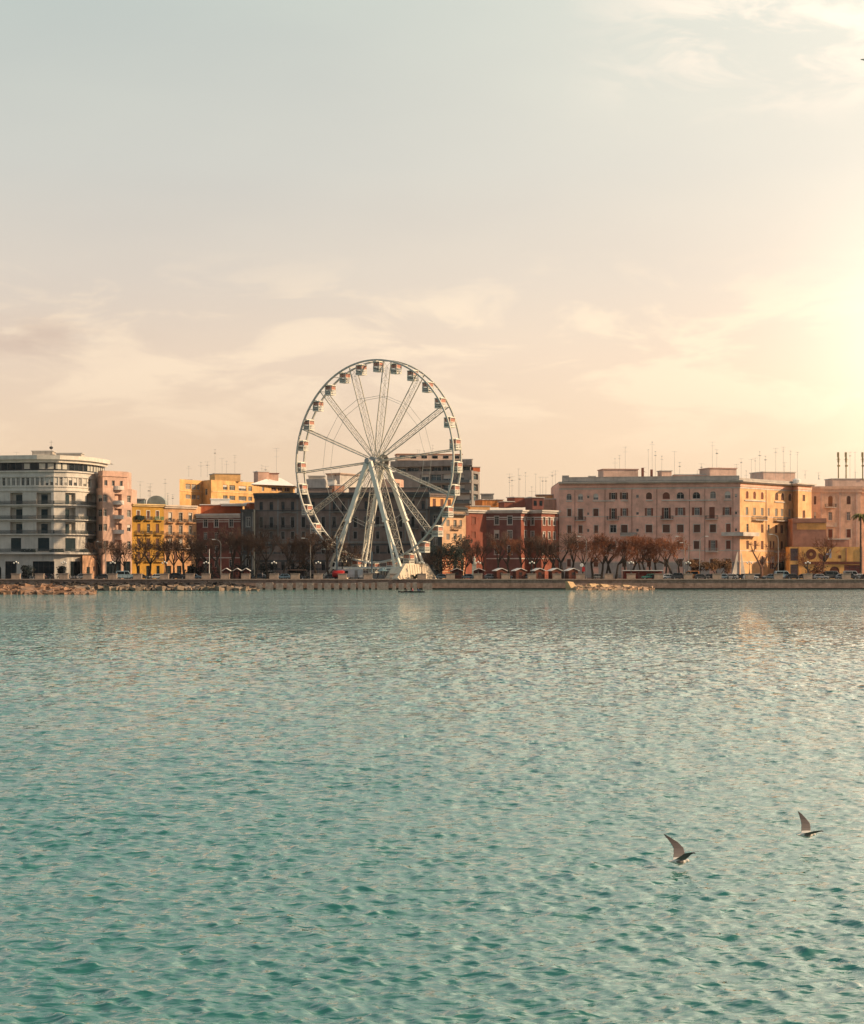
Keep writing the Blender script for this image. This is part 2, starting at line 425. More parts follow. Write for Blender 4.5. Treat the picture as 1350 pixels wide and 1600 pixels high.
            if sur is not None and not isinstance(sur, tuple):
                fr = MB(); g = .16
                s.band(fr, a-g, a, c-g*.5, d+g, .002, .05); s.band(fr, b, b+g, c-g*.5, d+g, .002, .05)
                s.band(fr, a, b, d, d+g, .002, .05); s.band(fr, a-g*1.3, b+g*1.3, c-.14-g*.5, c-g*.5, .002, .14)
                fr.build('frame', sur, w_, s.org)
        return s.root
    def room(s, px0, px1, py0, py1, d, m, rz=0, dep=6, roofm=None, name='rooftop_room', wins=0, tilt=0, bottom=None):
        """small room on the roof, its walls and a thin roof slab"""
        x0, x1 = wx(px0, d), wx(px1, d); z1 = wz(py0, d); z0 = (wz(py1, d) if bottom is None else bottom)
        c = ((x0+x1)/2, d+dep/2, (z0+z1)/2)
        wd = (x1-x0)
        if rz: wd = wd/(math.cos(rz)+.35*abs(math.sin(rz)))
        mb = MB(); mb.box((c[0], c[1], (z0+z1-.25)/2), (wd, dep, z1-z0-.25), rz)
        rm = mb.build(name, m, s.root, s.org)
        rb = MB(); rb.box((c[0], c[1], z1-.12), (wd+.5, dep+.5, .24), rz); rb.build('roof', roofm or M_roof, rm, s.org)
        if wins:
            wb = MB(); co, si = math.cos(rz), math.sin(rz)
            for i in range(wins):
                lx = wd*((i+.5)/wins-.5); ly = -dep/2-.01
                wb.box((c[0]+lx*co-ly*si, c[1]+lx*si+ly*co, z0+(z1-z0)*.5), (wd/wins*.5, .08, (z1-z0)*.4), rz)
            wb.build('window', M_glass, rm, s.org)
        return rm
    def antennas(s, xs, d, base_py, seed=1):
        rnd = random.Random(seed)
        for (px, top) in xs:
            x = wx(px, d); z0 = wz(base_py, d); z1 = wz(top, d); mb = MB()
            mb.tube((x, d, z0), (x, d, z1), .05, .035, 4)
            for k in range(rnd.choice((1, 2, 2, 3))):
                zz = z1-.15-k*rnd.uniform(.6, 1.4); a = rnd.uniform(0, 3.14); L = rnd.uniform(.5, 1.1)
                if zz < z0+.8: break
                dx, dy = math.cos(a)*L, math.sin(a)*L
                mb.tube((x-dx, d-dy, zz), (x+dx, d+dy, zz), .025, .025, 3)
                for q in range(5):
                    f = -1+q*.5; l2 = .28*(1-.25*abs(f))
                    mb.tube((x+dx*f-dy/L*l2, d+dy*f+dx/L*l2, zz), (x+dx*f+dy/L*l2, d+dy*f-dx/L*l2, zz), .02, .02, 3)
            if rnd.random() < .25: mb.lathe([(.05, 0), (.35, .1), (.4, .2)], (x, d-.2, z1-1.4), 8)
            mb.build('antenna', M_antenna, s.root, s.org)

# ================================================================== the setting
# land sheet
g = MB(); g.quad((-4000, DQ+1.2, GZ), (4000, DQ+1.2, GZ), (4000, 9000, GZ), (-4000, 9000, GZ))
tag(g.build('ground', mat('dusty paving', (.22, .19, .17), .95, .15, .8)), kind='structure')
M_asph = mat('asphalt', (.055, .052, .05), .95, .15, .8)
g = MB(); g.quad((-500, 573, GZ+.004), (500, 573, GZ+.004), (500, 580, GZ+.004), (-500, 580, GZ+.004))
tag(g.build('road', M_asph), kind='structure')
g = MB()
for a, c in ((-400, -31), (8, 400)): g.quad((a, 557.5, GZ+.004), (c, 557.5, GZ+.004), (c, 563.5, GZ+.004), (a, 563.5, GZ+.004))
tag(g.build('parking_lane', M_asph), kind='structure')
g = MB(); g.box((0, 572.85, GZ+.065), (1000, .3, .13)); tag(g.build('kerb', M_stone), kind='structure')
g = MB()
for i in range(-60, 60): g.quad((i*7, 576.5-.07, GZ+.008), (i*7+3, 576.5-.07, GZ+.008), (i*7+3, 576.5+.07, GZ+.008), (i*7, 576.5+.07, GZ+.008))
for i in range(-30, 30): g.quad((i*5.6, 557.8, GZ+.008), (i*5.6+.1, 557.8, GZ+.008), (i*5.6+.1, 562.5, GZ+.008), (i*5.6, 562.5, GZ+.008)) if not -32 < i*5.6 < 8 else None
tag(g.build('road_marking', mat('road paint', (.7, .68, .64), .8, .1)), kind='structure')
# quay wall with footing and coping
q = MB(); q.box((0, DQ+.9, .9), (1400, 1.8, 3.3-.14)); tag(q.build('quay_wall', mat('quay masonry', (.33, .225, .18), .9, .3, .9, streak=.6)), 'weathered stone quay wall rising from the water along the promenade', 'quay wall')
q = MB()
for i in range(-140, 140): q.box((i*5+2.5, DQ+.75, GZ+.02), (4.96, 2.1, .3))
q.build('coping', M_stone, bpy.data.objects['quay_wall'])
q = MB()
q.box((0, DQ-.25, .15), (1400, .9, .5)); q.build('footing', mat('wet dark stone', (.03, .03, .028), .5, .3, 1), bpy.data.objects['quay_wall'])

# ------------------------------------------------------------------ water
wm = bpy.data.materials.new('sea water'); wm.use_nodes = True; t = NT(wm.node_tree); b = wm.node_tree.nodes['Principled BSDF']
geo = t.new('ShaderNodeNewGeometry').outputs['Position']
big = t.noise(geo, .02, 3, .5)
t.put(b.inputs['Base Color'], t.ramp(big, [(.3, (.018, .14, .112, 1)), (.7, (.024, .168, .135, 1))]))
b.inputs['Roughness'].default_value = .05; b.inputs['IOR'].default_value = 1.82; b.inputs['Specular IOR Level'].default_value = .5
mp = t.new('ShaderNodeMapping'); t.put(mp.inputs[0], geo); mp.inputs['Scale'].default_value = (.62, 1.15, 1); mp.inputs['Rotation'].default_value = (0, 0, .25)
mpf = t.new('ShaderNodeMapping'); t.put(mpf.inputs[0], geo); mpf.inputs['Scale'].default_value = (1.0, .35, 1); mpf.inputs['Rotation'].default_value = (0, 0, .12)
n1 = t.noise(mp.outputs[0], 7, 2, .5, .3); n2 = t.noise(mpf.outputs[0], 1.5, 2, .5, .3); n3 = t.noise(mpf.outputs[0], .7, 2, .5)
patch = t.ramp(t.noise(geo, .03, 3), [(.35, .55), (.65, 1.25)])
far = t.m('DIVIDE', t.m('SUBTRACT', t.new('ShaderNodeSeparateXYZ').outputs[1], 40.0), 110.0, clamp=True)
t.put(far.node.inputs[0].links[0].from_node.inputs[0].links[0].from_node.inputs[0], geo)
n4 = t.noise(mp.outputs[0], 2.7, 2, .5, .4)
hgt = t.m('ADD', t.m('ADD', t.m('MULTIPLY', n1, .018), t.m('MULTIPLY', n4, .1)), t.m('MULTIPLY', t.m('MULTIPLY', t.m('ADD', t.m('MULTIPLY', n2, .95), t.m('MULTIPLY', n3, 1.5)), far), patch))
bp = t.new('ShaderNodeBump'); t.put(bp.inputs['Height'], hgt); bp.inputs['Strength'].default_value = 1; bp.inputs['Distance'].default_value = 1.0
t.put(b.inputs['Normal'], bp.outputs[0])
def water_sheet():
    rng = np.random.default_rng(5)
    y0, y1, NXc = 16.0, DQ+.4, 880
    ny = int(math.log(y1/y0)/.002); ys = y0*np.exp(np.arange(ny+1)/ny*math.log(y1/y0))
    Y = ys[:, None].repeat(NXc+1, 1); half = 10+ys*.235
    X = np.linspace(-1, 1, NXc+1)[None, :]*half[:, None]
    sp = np.maximum(ys*.002, 2*half/NXc)[:, None]
    Z = np.zeros_like(X); DX = np.zeros_like(X); DY = np.zeros_like(X)
    for i in range(100):
        lam = .13*(1.35/.13)**(rng.random()**1.15)
        th = rng.normal(math.radians(245), .62)                # travelling towards the viewer and to the left
        k = 2*math.pi/lam; slope = .042*(1.0 if lam < .5 else .55)
        A = slope/k; ph = rng.random()*6.283
        wgt = np.clip((lam/sp-2.0)/1.6, 0, 1)
        kx, ky = k*math.cos(th), k*math.sin(th)
        p = kx*X+ky*Y+ph+.8*np.sin(.11*X*math.cos(ph*3)+.13*Y+ph)
        s_, c_ = np.sin(p), np.cos(p)
        Z += A*wgt*s_; DX += A*wgt*c_*math.cos(th)*.9; DY += A*wgt*c_*math.sin(th)*.9
    # gusts: rougher and calmer patches
    G = 1+.09*np.sin(.09*X+.045*Y+1)+.08*np.sin(.21*X-.12*Y+2+1.3*np.sin(.06*X+.05*Y))+.07*np.sin(.4*Y+.17*X+1.5*np.sin(.11*X))
    Z *= G; DX *= G; DY *= G
    fade = np.clip((Y.max()-Y)/3, 0, 1)
    V = np.stack([X+DX*fade, Y+DY*fade, Z], -1).reshape(-1, 3).astype(np.float32)
    nx = NXc+1; r, c = np.meshgrid(np.arange(ny), np.arange(NXc), indexing='ij'); a = (r*nx+c).ravel()
    Q = np.stack([a, a+1, a+nx+1, a+nx], -1).astype(np.int32)
    me = bpy.data.meshes.new('water'); me.vertices.add(len(V)); me.vertices.foreach_set('co', V.ravel())
    me.loops.add(Q.size); me.loops.foreach_set('vertex_index', Q.ravel())
    me.polygons.add(len(Q)); me.polygons.foreach_set('loop_start', np.arange(0, Q.size, 4, dtype=np.int32))
    me.polygons.foreach_set('use_smooth', np.ones(len(Q), dtype=bool)); me.update(calc_edges=True)
    me.materials.append(wm); o = bpy.data.objects.new('water', me); COL.objects.link(o); tag(o, kind='structure')
    # outer sea, flat, round the waved part
    ob = MB(); yb = DQ+.4
    ob.quad((-5000, -800, -.4), (5000, -800, -.4), (5000, yb, -.4), (-5000, yb, -.4))
    o = ob.build('outer_water', wm); tag(o, kind='structure')
water_sheet()

# ================================================================== buildings
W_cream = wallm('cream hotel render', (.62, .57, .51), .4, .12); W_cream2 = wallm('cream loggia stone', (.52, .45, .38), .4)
# --- curved cream hotel
b = Bldg('hotel', 'cream curved hotel with long balcony bands and glazed top floor', [(-70, 585), (60, 579), (84, 578.6), (104, 580.2), (121, 583.6), (135, 588), (150, 594.5)], 735, W_cream, ref=60, back=16)
ug = [(8, 26), (51, 85), (110, 127)]
for a, c in ug: b.opening(b.u(a), b.u(c), GZ+.02, b.z(877), 'shop')
b.opening(b.u(-36), b.u(-12), GZ+.02, b.z(877), 'shop')
for a, c in ((35, 46), (92, 102), (-8, 2)): b.opening(b.u(a), b.u(c), GZ+.02, b.z(884), 'shop', arch=True)
for a, c in ((17, 33), (59, 77), (102, 118), (136, 149), (-26, -8)): b.opening(b.u(a), b.u(c), b.z(861), b.z(840.5), 'shut', m1=M_shgreen, deep=.35, name='window')
for yt, yb_ in ((769.5, 788), (792.5, 811), (815.5, 834)):
    for (a, c, da, dc) in ((16, 35, 23, 32.5), (57, 80, 63, 73), (102, 118, 103.5, 112), (135.5, 149, 136, 141.5), (-28, -7, -22, -12)):
        b.holes.append((b.u(a), b.u(c), b.z(yb_), b.z(yt)))
        b.wins.append((b.u(a), b.u(c), b.z(yb_), b.z(yt), 'recess', False, None, None, 1.1, 'x'))
        b.opening(b.u(da), b.u(dc), b.z(yb_), b.z(yt+3), 'shut', m1=M_shgreen, deep=1.6, hole=False, name='balcony_door')
rec = [x for x in b.wins if x[4] == 'recess']
us = [b.u(x) for x in np.linspace(2, 144, 20)]
for i in range(19):
    a_, c_ = us[i], us[i+1]; k = (c_-a_)*.17
    b.opening(a_+k, c_-k, b.z(758.5), b.z(746), 'glass', m1=[M_glass, M_shgrey, M_shgrey, M_glass, M_glass2][(i*7) % 5], deep=.25)
for i in range(6):
    b.opening(b.u(-4-i*8), b.u(0-i*8), b.z(758.5), b.z(746), 'glass', m1=M_shgrey, deep=.25)
wins_all = b.wins; b.wins = [x for x in wins_all if x[4] != 'recess']
# back faces of the recessed loggias
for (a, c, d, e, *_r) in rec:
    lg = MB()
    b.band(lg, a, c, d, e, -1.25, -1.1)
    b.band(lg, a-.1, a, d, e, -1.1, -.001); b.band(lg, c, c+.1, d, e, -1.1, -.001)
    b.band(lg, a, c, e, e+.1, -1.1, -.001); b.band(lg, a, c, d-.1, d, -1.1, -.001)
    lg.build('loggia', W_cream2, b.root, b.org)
b.finish(parapet=.3)
u_end = b.cum[-1]
for z_, h_, o_, nm in ((b.z(863), .5, 1.7, 'canopy'), (b.z(834), .3, .9, 'balcony'), (b.z(811), .3, .9, 'balcony'), (b.z(788), .3, .9, 'balcony'), (b.z(765), .35, .35, 'ledge'), (b.z(735.3), .35, .45, 'ledge'), (b.z(759.8), .2, .22, 'ledge'), (b.z(744), .2, .22, 'ledge')):
    mb = MB(); b.band(mb, 0, u_end-.05, z_-h_, z_, .002, o_); sl_ = mb.build(nm, W_cream, b.root, b.org)
    if nm in ('balcony', 'canopy'):
        r = MB(); h = 1.0; o1 = o_-.05; U0, U1 = 0, u_end-.3
        b.band(r, U0, U1, z_+h-.06, z_+h, o1-.06, o1); b.band(r, U0, U1, z_+.5, z_+.54, o1-.05, o1-.01); b.band(r, U0, U1, z_+.1, z_+.15, o1-.05, o1-.01)
        n = 230
        for i in range(n): uu = U0+(U1-U0)*(i+.5)/n; b.band(r, uu-.045, uu+.045, z_, z_+h-.05, o1-.05, o1-.01)
        r.build('railing', mat('grey blue iron railing', (.07, .085, .09), .6), sl_, b.org)
gr = MB()
for k in range(9): zz = b.z(861)+k*(b.z(836.5)-b.z(861))/9; b.skipband(gr, 0, u_end, zz, zz+.3, .002, .05)
gr.build('rusticated_band', W_cream, b.root, b.org)
# planters
for a, c in ((35, 58), (80, 98), (120, 134)):
    mb = MB(); zc = b.z(863)
    rr = random.Random(a)
    for i in range(60):
        uu = b.u(a)+(b.u(c)-b.u(a))*rr.random(); p = b.pos(uu, zc+.1+rr.random()*.7, 1.1+rr.random()*.3); mb.box(p, (.35, .3, .3), rr.random()*3)
    mb.build('planter', mat('dark potted greenery', (.03, .06, .045), .9), b.root, b.org)
# glazed top floor set back, its eave slab
pts = [(-70, 588.5), (60, 583), (90, 583.6), (115, 588), (135, 594), (150, 601), (163, 610)]
h2 = Bldg('tmp', 'x', pts, 722, M_white, ref=60, back=10, z0=b.z1-.3); h2.root.parent = None
bpy.data.objects.remove(h2.root); h2.root = b.root; h2.org = b.org
n = 26
gl = MB(); h2.band(gl, 0, h2.cum[-1], h2.z0, wz(722.5, 583), -.06, 0); gl.build('penthouse_glazing', M_glass, b.root, b.org)
rr = random.Random(4)
mu = MB()
for i in range(n+1):
    uu = min(h2.cum[-1]-.1, h2.cum[-1]*i/n); mu_w = .1 if i % 3 else .35
    h2.band(mu, max(0, uu-mu_w), min(h2.cum[-1], uu+mu_w), h2.z0, wz(722.6, 583), .005, .1)
h2.band(mu, 0, h2.cum[-1], h2.z0, h2.z0+.7, .01, .08)
mu.build('mullion', mat('dark metal mullions', (.06, .065, .07), .5), b.root, b.org)
for i in range(n):
    if rr.random() < .35 or i > 19:
        a = h2.cum[-1]*(i+.12)/n; c = h2.cum[-1]*(i+.88)/n; cu = MB(); h2.band(cu, a, c, h2.z0+.9, wz(724, 583), .006, .03)
        cu.build('curtain', mat('pale curtains', (.5, .48, .42), .9), b.root, b.org)
ev = MB(); h2.band(ev, 0, h2.cum[-1], wz(722.5, 583), wz(718, 583), -1, 1.0); h2.band(ev, 0, h2.cum[-1], wz(717.95, 583), wz(711.5, 583), -1.5, 1.8)
rf = [(p.x, p.y-1.2) for p in h2.P]+[(h2.P[-1].x, 628), (h2.P[0].x, 628)]
ev.build('eave', mat('pale eave render', (.66, .6, .52)), b.root, b.org)
rfm = MB(); rfm.quad(*[(x, y, wz(713, 583)) for x, y in rf]); rfm.build('roof', M_white, b.root, b.org)
b.room(50, 82, 704, 713, 596, W_cream2, rz=0, dep=5); b.room(88, 127, 707.5, 713, 596, W_cream2, dep=5, name='roof_plant')
mb = MB(); x = wx(80, 596); mb.tube((x, 596, wz(713, 596)), (x, 596, wz(688, 596)), .05, .04, 4)
mb.lathe([(.1, -.4), (.45, -.2), (.55, .1), (.45, .35), (.1, .5)], (x, 596, wz(700, 596)), 8); mb.tube((x-.6, 596, wz(691, 596)), (x+.6, 596, wz(691, 596)), .03, .03, 4)
mb.build('antenna', M_iron, b.root, b.org)
b.antennas([(26, 706)], 596, 713, 5)
# --- pink corner wing with round balconies
W_pink = wallm('salmon pink render', (.58, .37, .28), .4)
b = Bldg('corner_wing', 'salmon pink corner wing with small round white balconies and stepped top', [(150.5, 592), (160.5, 586.5), (206, 597)], 762, W_pink, ref=160.5, back=10)
for yt, yb_ in ((772.5, 783.5), (795.5, 806.5), (818.5, 829.5), (845, 857)):
    b.win([(156, 7.2)], 0, [(yt, yb_)], style='glass'); b.win([(164.5, 6)], 0, [(yt, yb_)], style='glass', m1=M_glass2); b.win([(201.5, 5.5)], 0, [(yt, yb_)], style='glass')
    b.holes.append((b.u(179), b.u(190), b.z(yb_+3.2), b.z(yt-1.5)))
    b.opening(b.u(180), b.u(184.8), b.z(yb_+3), b.z(yt), 'glass', deep=1.3, hole=False, name='balcony_door')
b.opening(b.u(166), b.u(189), GZ+.02, b.z(877), 'shop'); b.opening(b.u(193), b.u(204), GZ+.02, b.z(877), 'shop'); b.opening(b.u(151.5), b.u(158), GZ+.02, b.z(877), 'shop')
b.finish(parapet=.4)
for (a, c, d, e) in [h for h in b.holes if abs(h[0]-b.u(179)) < 1e-6]:
    lg = MB()
    b.band(lg, a, c, d, e, -1.05, -.95); b.band(lg, a-.1, a, d, e, -.95, 0); b.band(lg, c, c+.1, d, e, -.95, 0)
    b.band(lg, a, c, e, e+.1, -.95, 0); b.band(lg, a, c, d-.1, d, -.95, 0)
    lg.build('loggia', W_pink, b.root, b.org)
for py in (764, 787, 810, 833):
    mb = MB(); u0, u1 = b.u(177), b.u(190.5); um = (u0+u1)/2; z_ = b.z(py); n = 8; r = (u1-u0)/2
    P = [(um-r*math.cos(math.pi*i/n), .002+.95*r*math.sin(math.pi*i/n)) for i in range(n+1)]
    for (ua, oa), (ub, ob_) in zip(P, P[1:]):
        mb.hexa([b.pos(ua, z_-.1, oa), b.pos(ub, z_-.1, ob_), b.pos(um, z_-.1, .001), b.pos(um, z_-.1, .001), b.pos(ua, z_+1.0, oa), b.pos(ub, z_+1.0, ob_), b.pos(um, z_+1.0, .001), b.pos(um, z_+1.0, .001)])
    mb.build('balcony', mat('white balcony render', (.72, .62, .54), .85), b.root, b.org)
# stepped upper storey
up = Bldg('tmp', 'x', [(153, 592.5), (160.5, 588.5), (199, 597)], 735, W_pink, ref=160.5, back=8, z0=b.z1-.4)
bpy.data.objects.remove(up.root); up.root = b.root; up.org = b.org
up.win([165.5, 177, 189.5], 4.6, [(750, 758.5)], style='glass')
up.finish(parapet=.3); up.pband('ledge', 155, 199, 742.3, 743.8, .002, .3, W_pink)
b.pband('cornice', 151, 206, 863.2, 864.6, .002, .25, wallm('pink trim', (.6, .4, .3)))
b.pband('plinth', 151, 206, 898, 905.5, .002, .06, W_pink)

# --- sun-facing wall of the hotel's ground floor, orange light put into its colour
b = Bldg('entrance_lodge', 'small orange-lit ground floor lodge under the curved hotel canopy', [(129, 582.5), (149.5, 587.5)], 868, wallm('sunlit hotel render', (.7, .4, .24)), back=2)
b.win([(138, 5)], 0, [(886, 900)], style='shut', m1=M_shgreen); b.win([(147, 3)], 0, [(885, 892)], style='glass'); b.finish(parapet=.1)

# --- yellow balcony house
W_yel = wallm('strong yellow render', (.5, .27, .05), .65)
b = Bldg('town_house', 'bright yellow town house with dark balconies, one green', [(206.3, 597.2), (256, 605)], 787, W_yel, ref=206, back=14)
R5 = [(797.5, 809.5), (818, 832), (841, 852.5), (862, 873), (884, 897)]
b.win([216, 231.5, 246], 4.5, R5[:1], style='shut', m1=M_shbrown, surround=M_frame)
b.win([217, 232, 246], 5, R5[1:4], style='shut', m1=M_shbrown); b.win([(231, 5), (247, 5)], 0, [(884, 905)], style='shop'); b.win([(216, 5)], 0, [(884, 905)], style='shop')
b.finish(cornice=(.7, .7, wallm('yellow trim', (.74, .52, .26), .2)))
MG = mat('green awning fabric', (.04, .28, .16), .8)
for py in (812, 834.5, 855, 877):
    b.balcony(211, 222, py, m=M_iron, dep=.9); b.balcony(226, 236, py, dep=.9); b.balcony(241.5, 253.5, py, dep=.9, m=MG if py == 812 else M_iron)
mb = MB(); rr = random.Random(2)
for i in range(90): mb.box(b.pos(b.u(rr.uniform(211, 222)), b.z(rr.uniform(806, 812)), rr.uniform(.3, 1)), (.4, .4, .4), rr.random()*3)
mb.build('balcony_plants', mat('dark balcony plants', (.02, .035, .03), .9), b.root, b.org)
b.room(213, 225, 779, 787, 622, mat('grey blue sheds', (.22, .27, .27)), dep=4)
mb = MB(); c = (wx(244, 624), 626, wz(787, 624)); n = 10; r = 2.3
P = [(c[0]+r*1.2*math.cos(math.pi*i/n), c[2]+r*math.sin(math.pi*i/n)+.1) for i in range(n+1)]
mb.sideprism([(P[0][0], c[2]-.5)]+P+[(P[-1][0], c[2]-.5)], 624, 629); mb.build('roof_vault', mat('grey green roof sheet', (.3, .33, .3), .6), b.root, b.org)
b.antennas([(219, 752), (235, 755), (258, 748), (233, 760)], 622, 787, 3)
# --- tan balcony house
W_tan = wallm('warm tan render', (.62, .34, .17), .6)
b = Bldg('town_house', 'orange tan town house with pale cornice and iron balconies', [(256.1, 605.1), (306.8, 613)], 789, W_tan, ref=257, back=14)
b.win([266, 282.5, 297.5], 5.5, [(800.5, 813.5), (820.5, 834), (841, 853)], style='glass', surround=mat('pale stone surround', (.6, .45, .33)))
b.win([262, 275, 286, 297], 4.5, [(862, 876)], style='shut', m1=M_shbrown); b.win([264, 280, 296], 7, [(884, 905)], style='shop')
b.finish(cornice=(.9, .8, wallm('pale tan cornice', (.72, .58, .46), .3)))
for py in (816, 836.5): b.balcony(260, 271, py); b.balcony(277, 288, py); b.balcony(292, 303, py)
b.balcony(262, 305, 856.5, slabm=mat('pale slab', (.6, .5, .42)))
b.antennas([(262, 770), (270, 772), (262.5, 774)], 625, 789, 6)
# --- maroon house
W_mar = wallm('maroon render', (.19, .07, .058), .4); M_corn = wallm('pale grey white cornice', (.6, .55, .5), .25)
b = Bldg('town_house', 'maroon town house with white cornice left of the dark palace', [(307, 613.2), (376, 610)], 803, W_mar, ref=307, back=16)
b.win([321, 338, 361], 6, [(811.5, 823.5)], style='glass', surround=M_corn); b.win([321, 338, 361], 5.5, [(832, 843), (852, 864), (874, 886)], style='glass', surround=mat('dull red surround', (.3, .16, .13)))
b.finish(cornice=(1.2, 1.0, M_corn)); b.pband('string_course', 307, 378, 811, 813, .002, .06, M_corn); b.pband('string_course', 307, 378, 815, 816, .002, .06, M_corn)
b.pband('string_course', 307, 378, 871, 872.2, .002, .08, M_corn)
W_or = wallm('orange red render', (.5, .14, .06), .3)
for a in ((310, 378, 788, 806, 626, W_or), (327, 357, 779, 789, 632, M_white), (343, 383, 786.5, 790, 619, M_white)):
    b.room(*a[:5], a[5], rz=.12, dep=7, roofm=M_white)
b.room(384, 400, 785, 800, 628, W_or, rz=.35, dep=6, roofm=M_white)
# --- yellow apartment block behind
W_yb = wallm('ochre apartment render', (.72, .42, .17), .35)
b = Bldg('apartment_block', 'ochre yellow apartment block rising behind the tan and maroon houses', [(280.5, 688), (316, 700), (330, 693), (398, 715)], 751, W_yb, ref=316, back=18)
b.win([(294, 8), (303, 8), (310, 5)], 0, [(757.5, 765.5), (774, 780.5)], style='glass', m1=M_shgrey)
b.win([(352, 7), (363, 9), (379, 12), (391, 6)], 0, [(757.5, 765.5), (774, 781)], style='glass', m1=M_glass2)
b.win([(322, 4)], 0, [(764, 774)], style='glass')
b.finish(parapet=.5); b.pband('ledge', 281, 316, 768, 769.5, .002, .15, wallm('ochre ledge', (.75, .5, .25))); b.pband('ledge', 331, 398, 768, 769.5, .002, .15, MATS['ochre ledge'])
b.room(328, 371, 739.5, 752, 704, W_yb, rz=.3, dep=9); b.room(284, 300, 749, 752, 700, W_yb)
b.antennas([(295, 728), (314, 722), (324, 721), (336, 702), (347, 716), (367, 711), (354, 720), (378, 745)], 706, 745, 8)
# --- block with hipped white roof
b = Bldg('house', 'small ochre house with pale hipped roof above the dark palace', [(397, 650), (456, 664)], 757, W_yb, ref=397, back=14)
b.win([(428, 8), (438, 8), (449, 8)], 0, [(757.5+2, 766)], style='glass', m1=M_shbrown); b.win([(411, 4)], 0, [(760, 767)], style='glass', m1=M_shgrey); b.finish()
mb = MB(); z0, z1 = b.z1, wz(746, 664); x0, x1 = wx(392, 650), wx(462, 664)
mb.quad((x0, 648, z0), (x1, 661, z0), (x1, 680, z0), (x0, 680, z0))
mb.quad((x0, 648, z0), (x1, 661, z0), (x1-5, 668, z1), (x0+5, 664, z1)); mb.quad((x1, 661, z0), (x1, 680, z0), (x1-5, 668, z1)); mb.quad((x1, 680, z0), (x0, 680, z0), (x0+5, 664, z1), (x1-5, 668, z1)); mb.quad((x0, 680, z0), (x0, 648, z0), (x0+5, 664, z1))
mb.build('roof', M_white, b.root, b.org)
b.room(398, 417, 736, 756, 660, wallm('peach render', (.65, .4, .3)), rz=.35, dep=5, roofm=M_white, bottom=b.z1)
b.room(417, 433, 739, 756, 662, wallm('peach render', (.65, .4, .3)), rz=.2, dep=5, roofm=M_shred, bottom=b.z1)
b.antennas([(409, 726), (415, 728), (432, 700)], 664, 740, 9)
# --- dark stone palace
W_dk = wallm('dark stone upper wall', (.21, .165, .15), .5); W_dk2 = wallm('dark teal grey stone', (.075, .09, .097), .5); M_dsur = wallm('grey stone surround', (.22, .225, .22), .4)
b = Bldg('palace', 'long dark grey stone palace behind the Ferris wheel', [(397.5, 614), (672, 603.5)], 770.5, W_dk, ref=450, back=20); b.fm = M_fdark
colsP = [408, 424, 442, 457, 474, 489, 505, 522, 536, 555, 572, 590, 608, 626, 645, 661]
b.win(colsP, 5.2, [(784, 796.5)], style='glass', m1=mat('blue shaded glass', (.02, .045, .065), .3, spec=.15)); b.win(colsP, 5.2, [(808, 824)], style='glass', surround=M_dsur)
b.win(colsP, 5, [(831, 842), (853, 865)], style='glass', surround=M_dsur); b.win(colsP, 5.5, [(878, 891)], style='glass')
b.finish(cornice=(1.5, 1.3, W_dk2), parapet=1.2)
b.pband('string_course', 397.5, 672, 797, 798.5, .002, .12, W_dk2); b.pband('rusticated_base', 397.5, 672, 846, 849, .002, .2, M_dsur)
for k in range(12): b.pband('rusticated_band', 397.5, 672, 850+k*4.2, 852.6+k*4.2, .002, .07, W_dk2) if k % 3 == 0 else None
for c in (424, 442+7, 489, 522+7, 572, 608, 645): b.balcony(c-9, c+9, 826, m=M_iron, slabm=M_dsur, dep=.9)
for c in (449, 529, 599): b.balcony(c-7, c+7, 799.5, m=M_iron, slabm=M_dsur)
for (a, c) in ((433, 466), (514, 546), (632, 668)): b.pband('quoin_panel', a, c, 800, 802, .002, .16, M_dsur); b.pband('pilaster', a, a+2.5, 780, 846, .002, .1, M_dsur); b.pband('pilaster', c-2.5, c, 780, 846, .002, .1, M_dsur)
b.room(478, 517, 762, 772, 617, W_dk, dep=7, roofm=W_dk2); b.room(545, 668, 761.5, 772, 615, W_dk, dep=6, roofm=W_dk2)
b.room(517, 534, 757, 772, 621, mat('orange terrace render', (.6, .3, .2)), rz=.4, dep=5, roofm=M_white)
mb = MB(); rr = random.Random(8)
for i in range(6): x = wx(520+i*2.5, 616); mb.tube((x, 616, b.z1-1), (x, 616, b.z1+1.5+rr.random()), .12, .08, 5)
mb.build('chimney', mat('terracotta pot', (.45, .2, .12)), b.root, b.org)
# palace annexes
b = Bldg('palace_annex', 'low dark grey annex at the left end of the dark palace', [(376.5, 609.5), (397, 608.6)], 796, W_dk2, back=12)
b.win([387.5], 7, [(808, 823)], style='glass', surround=M_dsur); b.win([387.5], 7, [(838, 852), (868, 886)], style='glass', surround=M_dsur); b.finish(cornice=(.8, .5, W_dk2)); b.pband('pilaster', 378, 380, 800, 890, .002, .12, M_dsur); b.pband('pilaster', 394, 396, 800, 890, .002, .12, M_dsur)
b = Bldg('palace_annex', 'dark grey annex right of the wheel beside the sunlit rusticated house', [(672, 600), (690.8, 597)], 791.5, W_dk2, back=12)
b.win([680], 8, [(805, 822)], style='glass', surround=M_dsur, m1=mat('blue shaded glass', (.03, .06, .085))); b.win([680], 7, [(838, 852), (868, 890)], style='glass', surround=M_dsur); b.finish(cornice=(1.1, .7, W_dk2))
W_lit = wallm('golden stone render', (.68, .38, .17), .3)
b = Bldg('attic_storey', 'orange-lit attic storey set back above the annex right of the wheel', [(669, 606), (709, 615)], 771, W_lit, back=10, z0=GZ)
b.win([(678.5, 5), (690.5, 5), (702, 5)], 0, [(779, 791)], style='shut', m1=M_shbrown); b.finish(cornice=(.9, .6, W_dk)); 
W_rus = wallm('golden rusticated stone', (.66, .42, .26), .3)
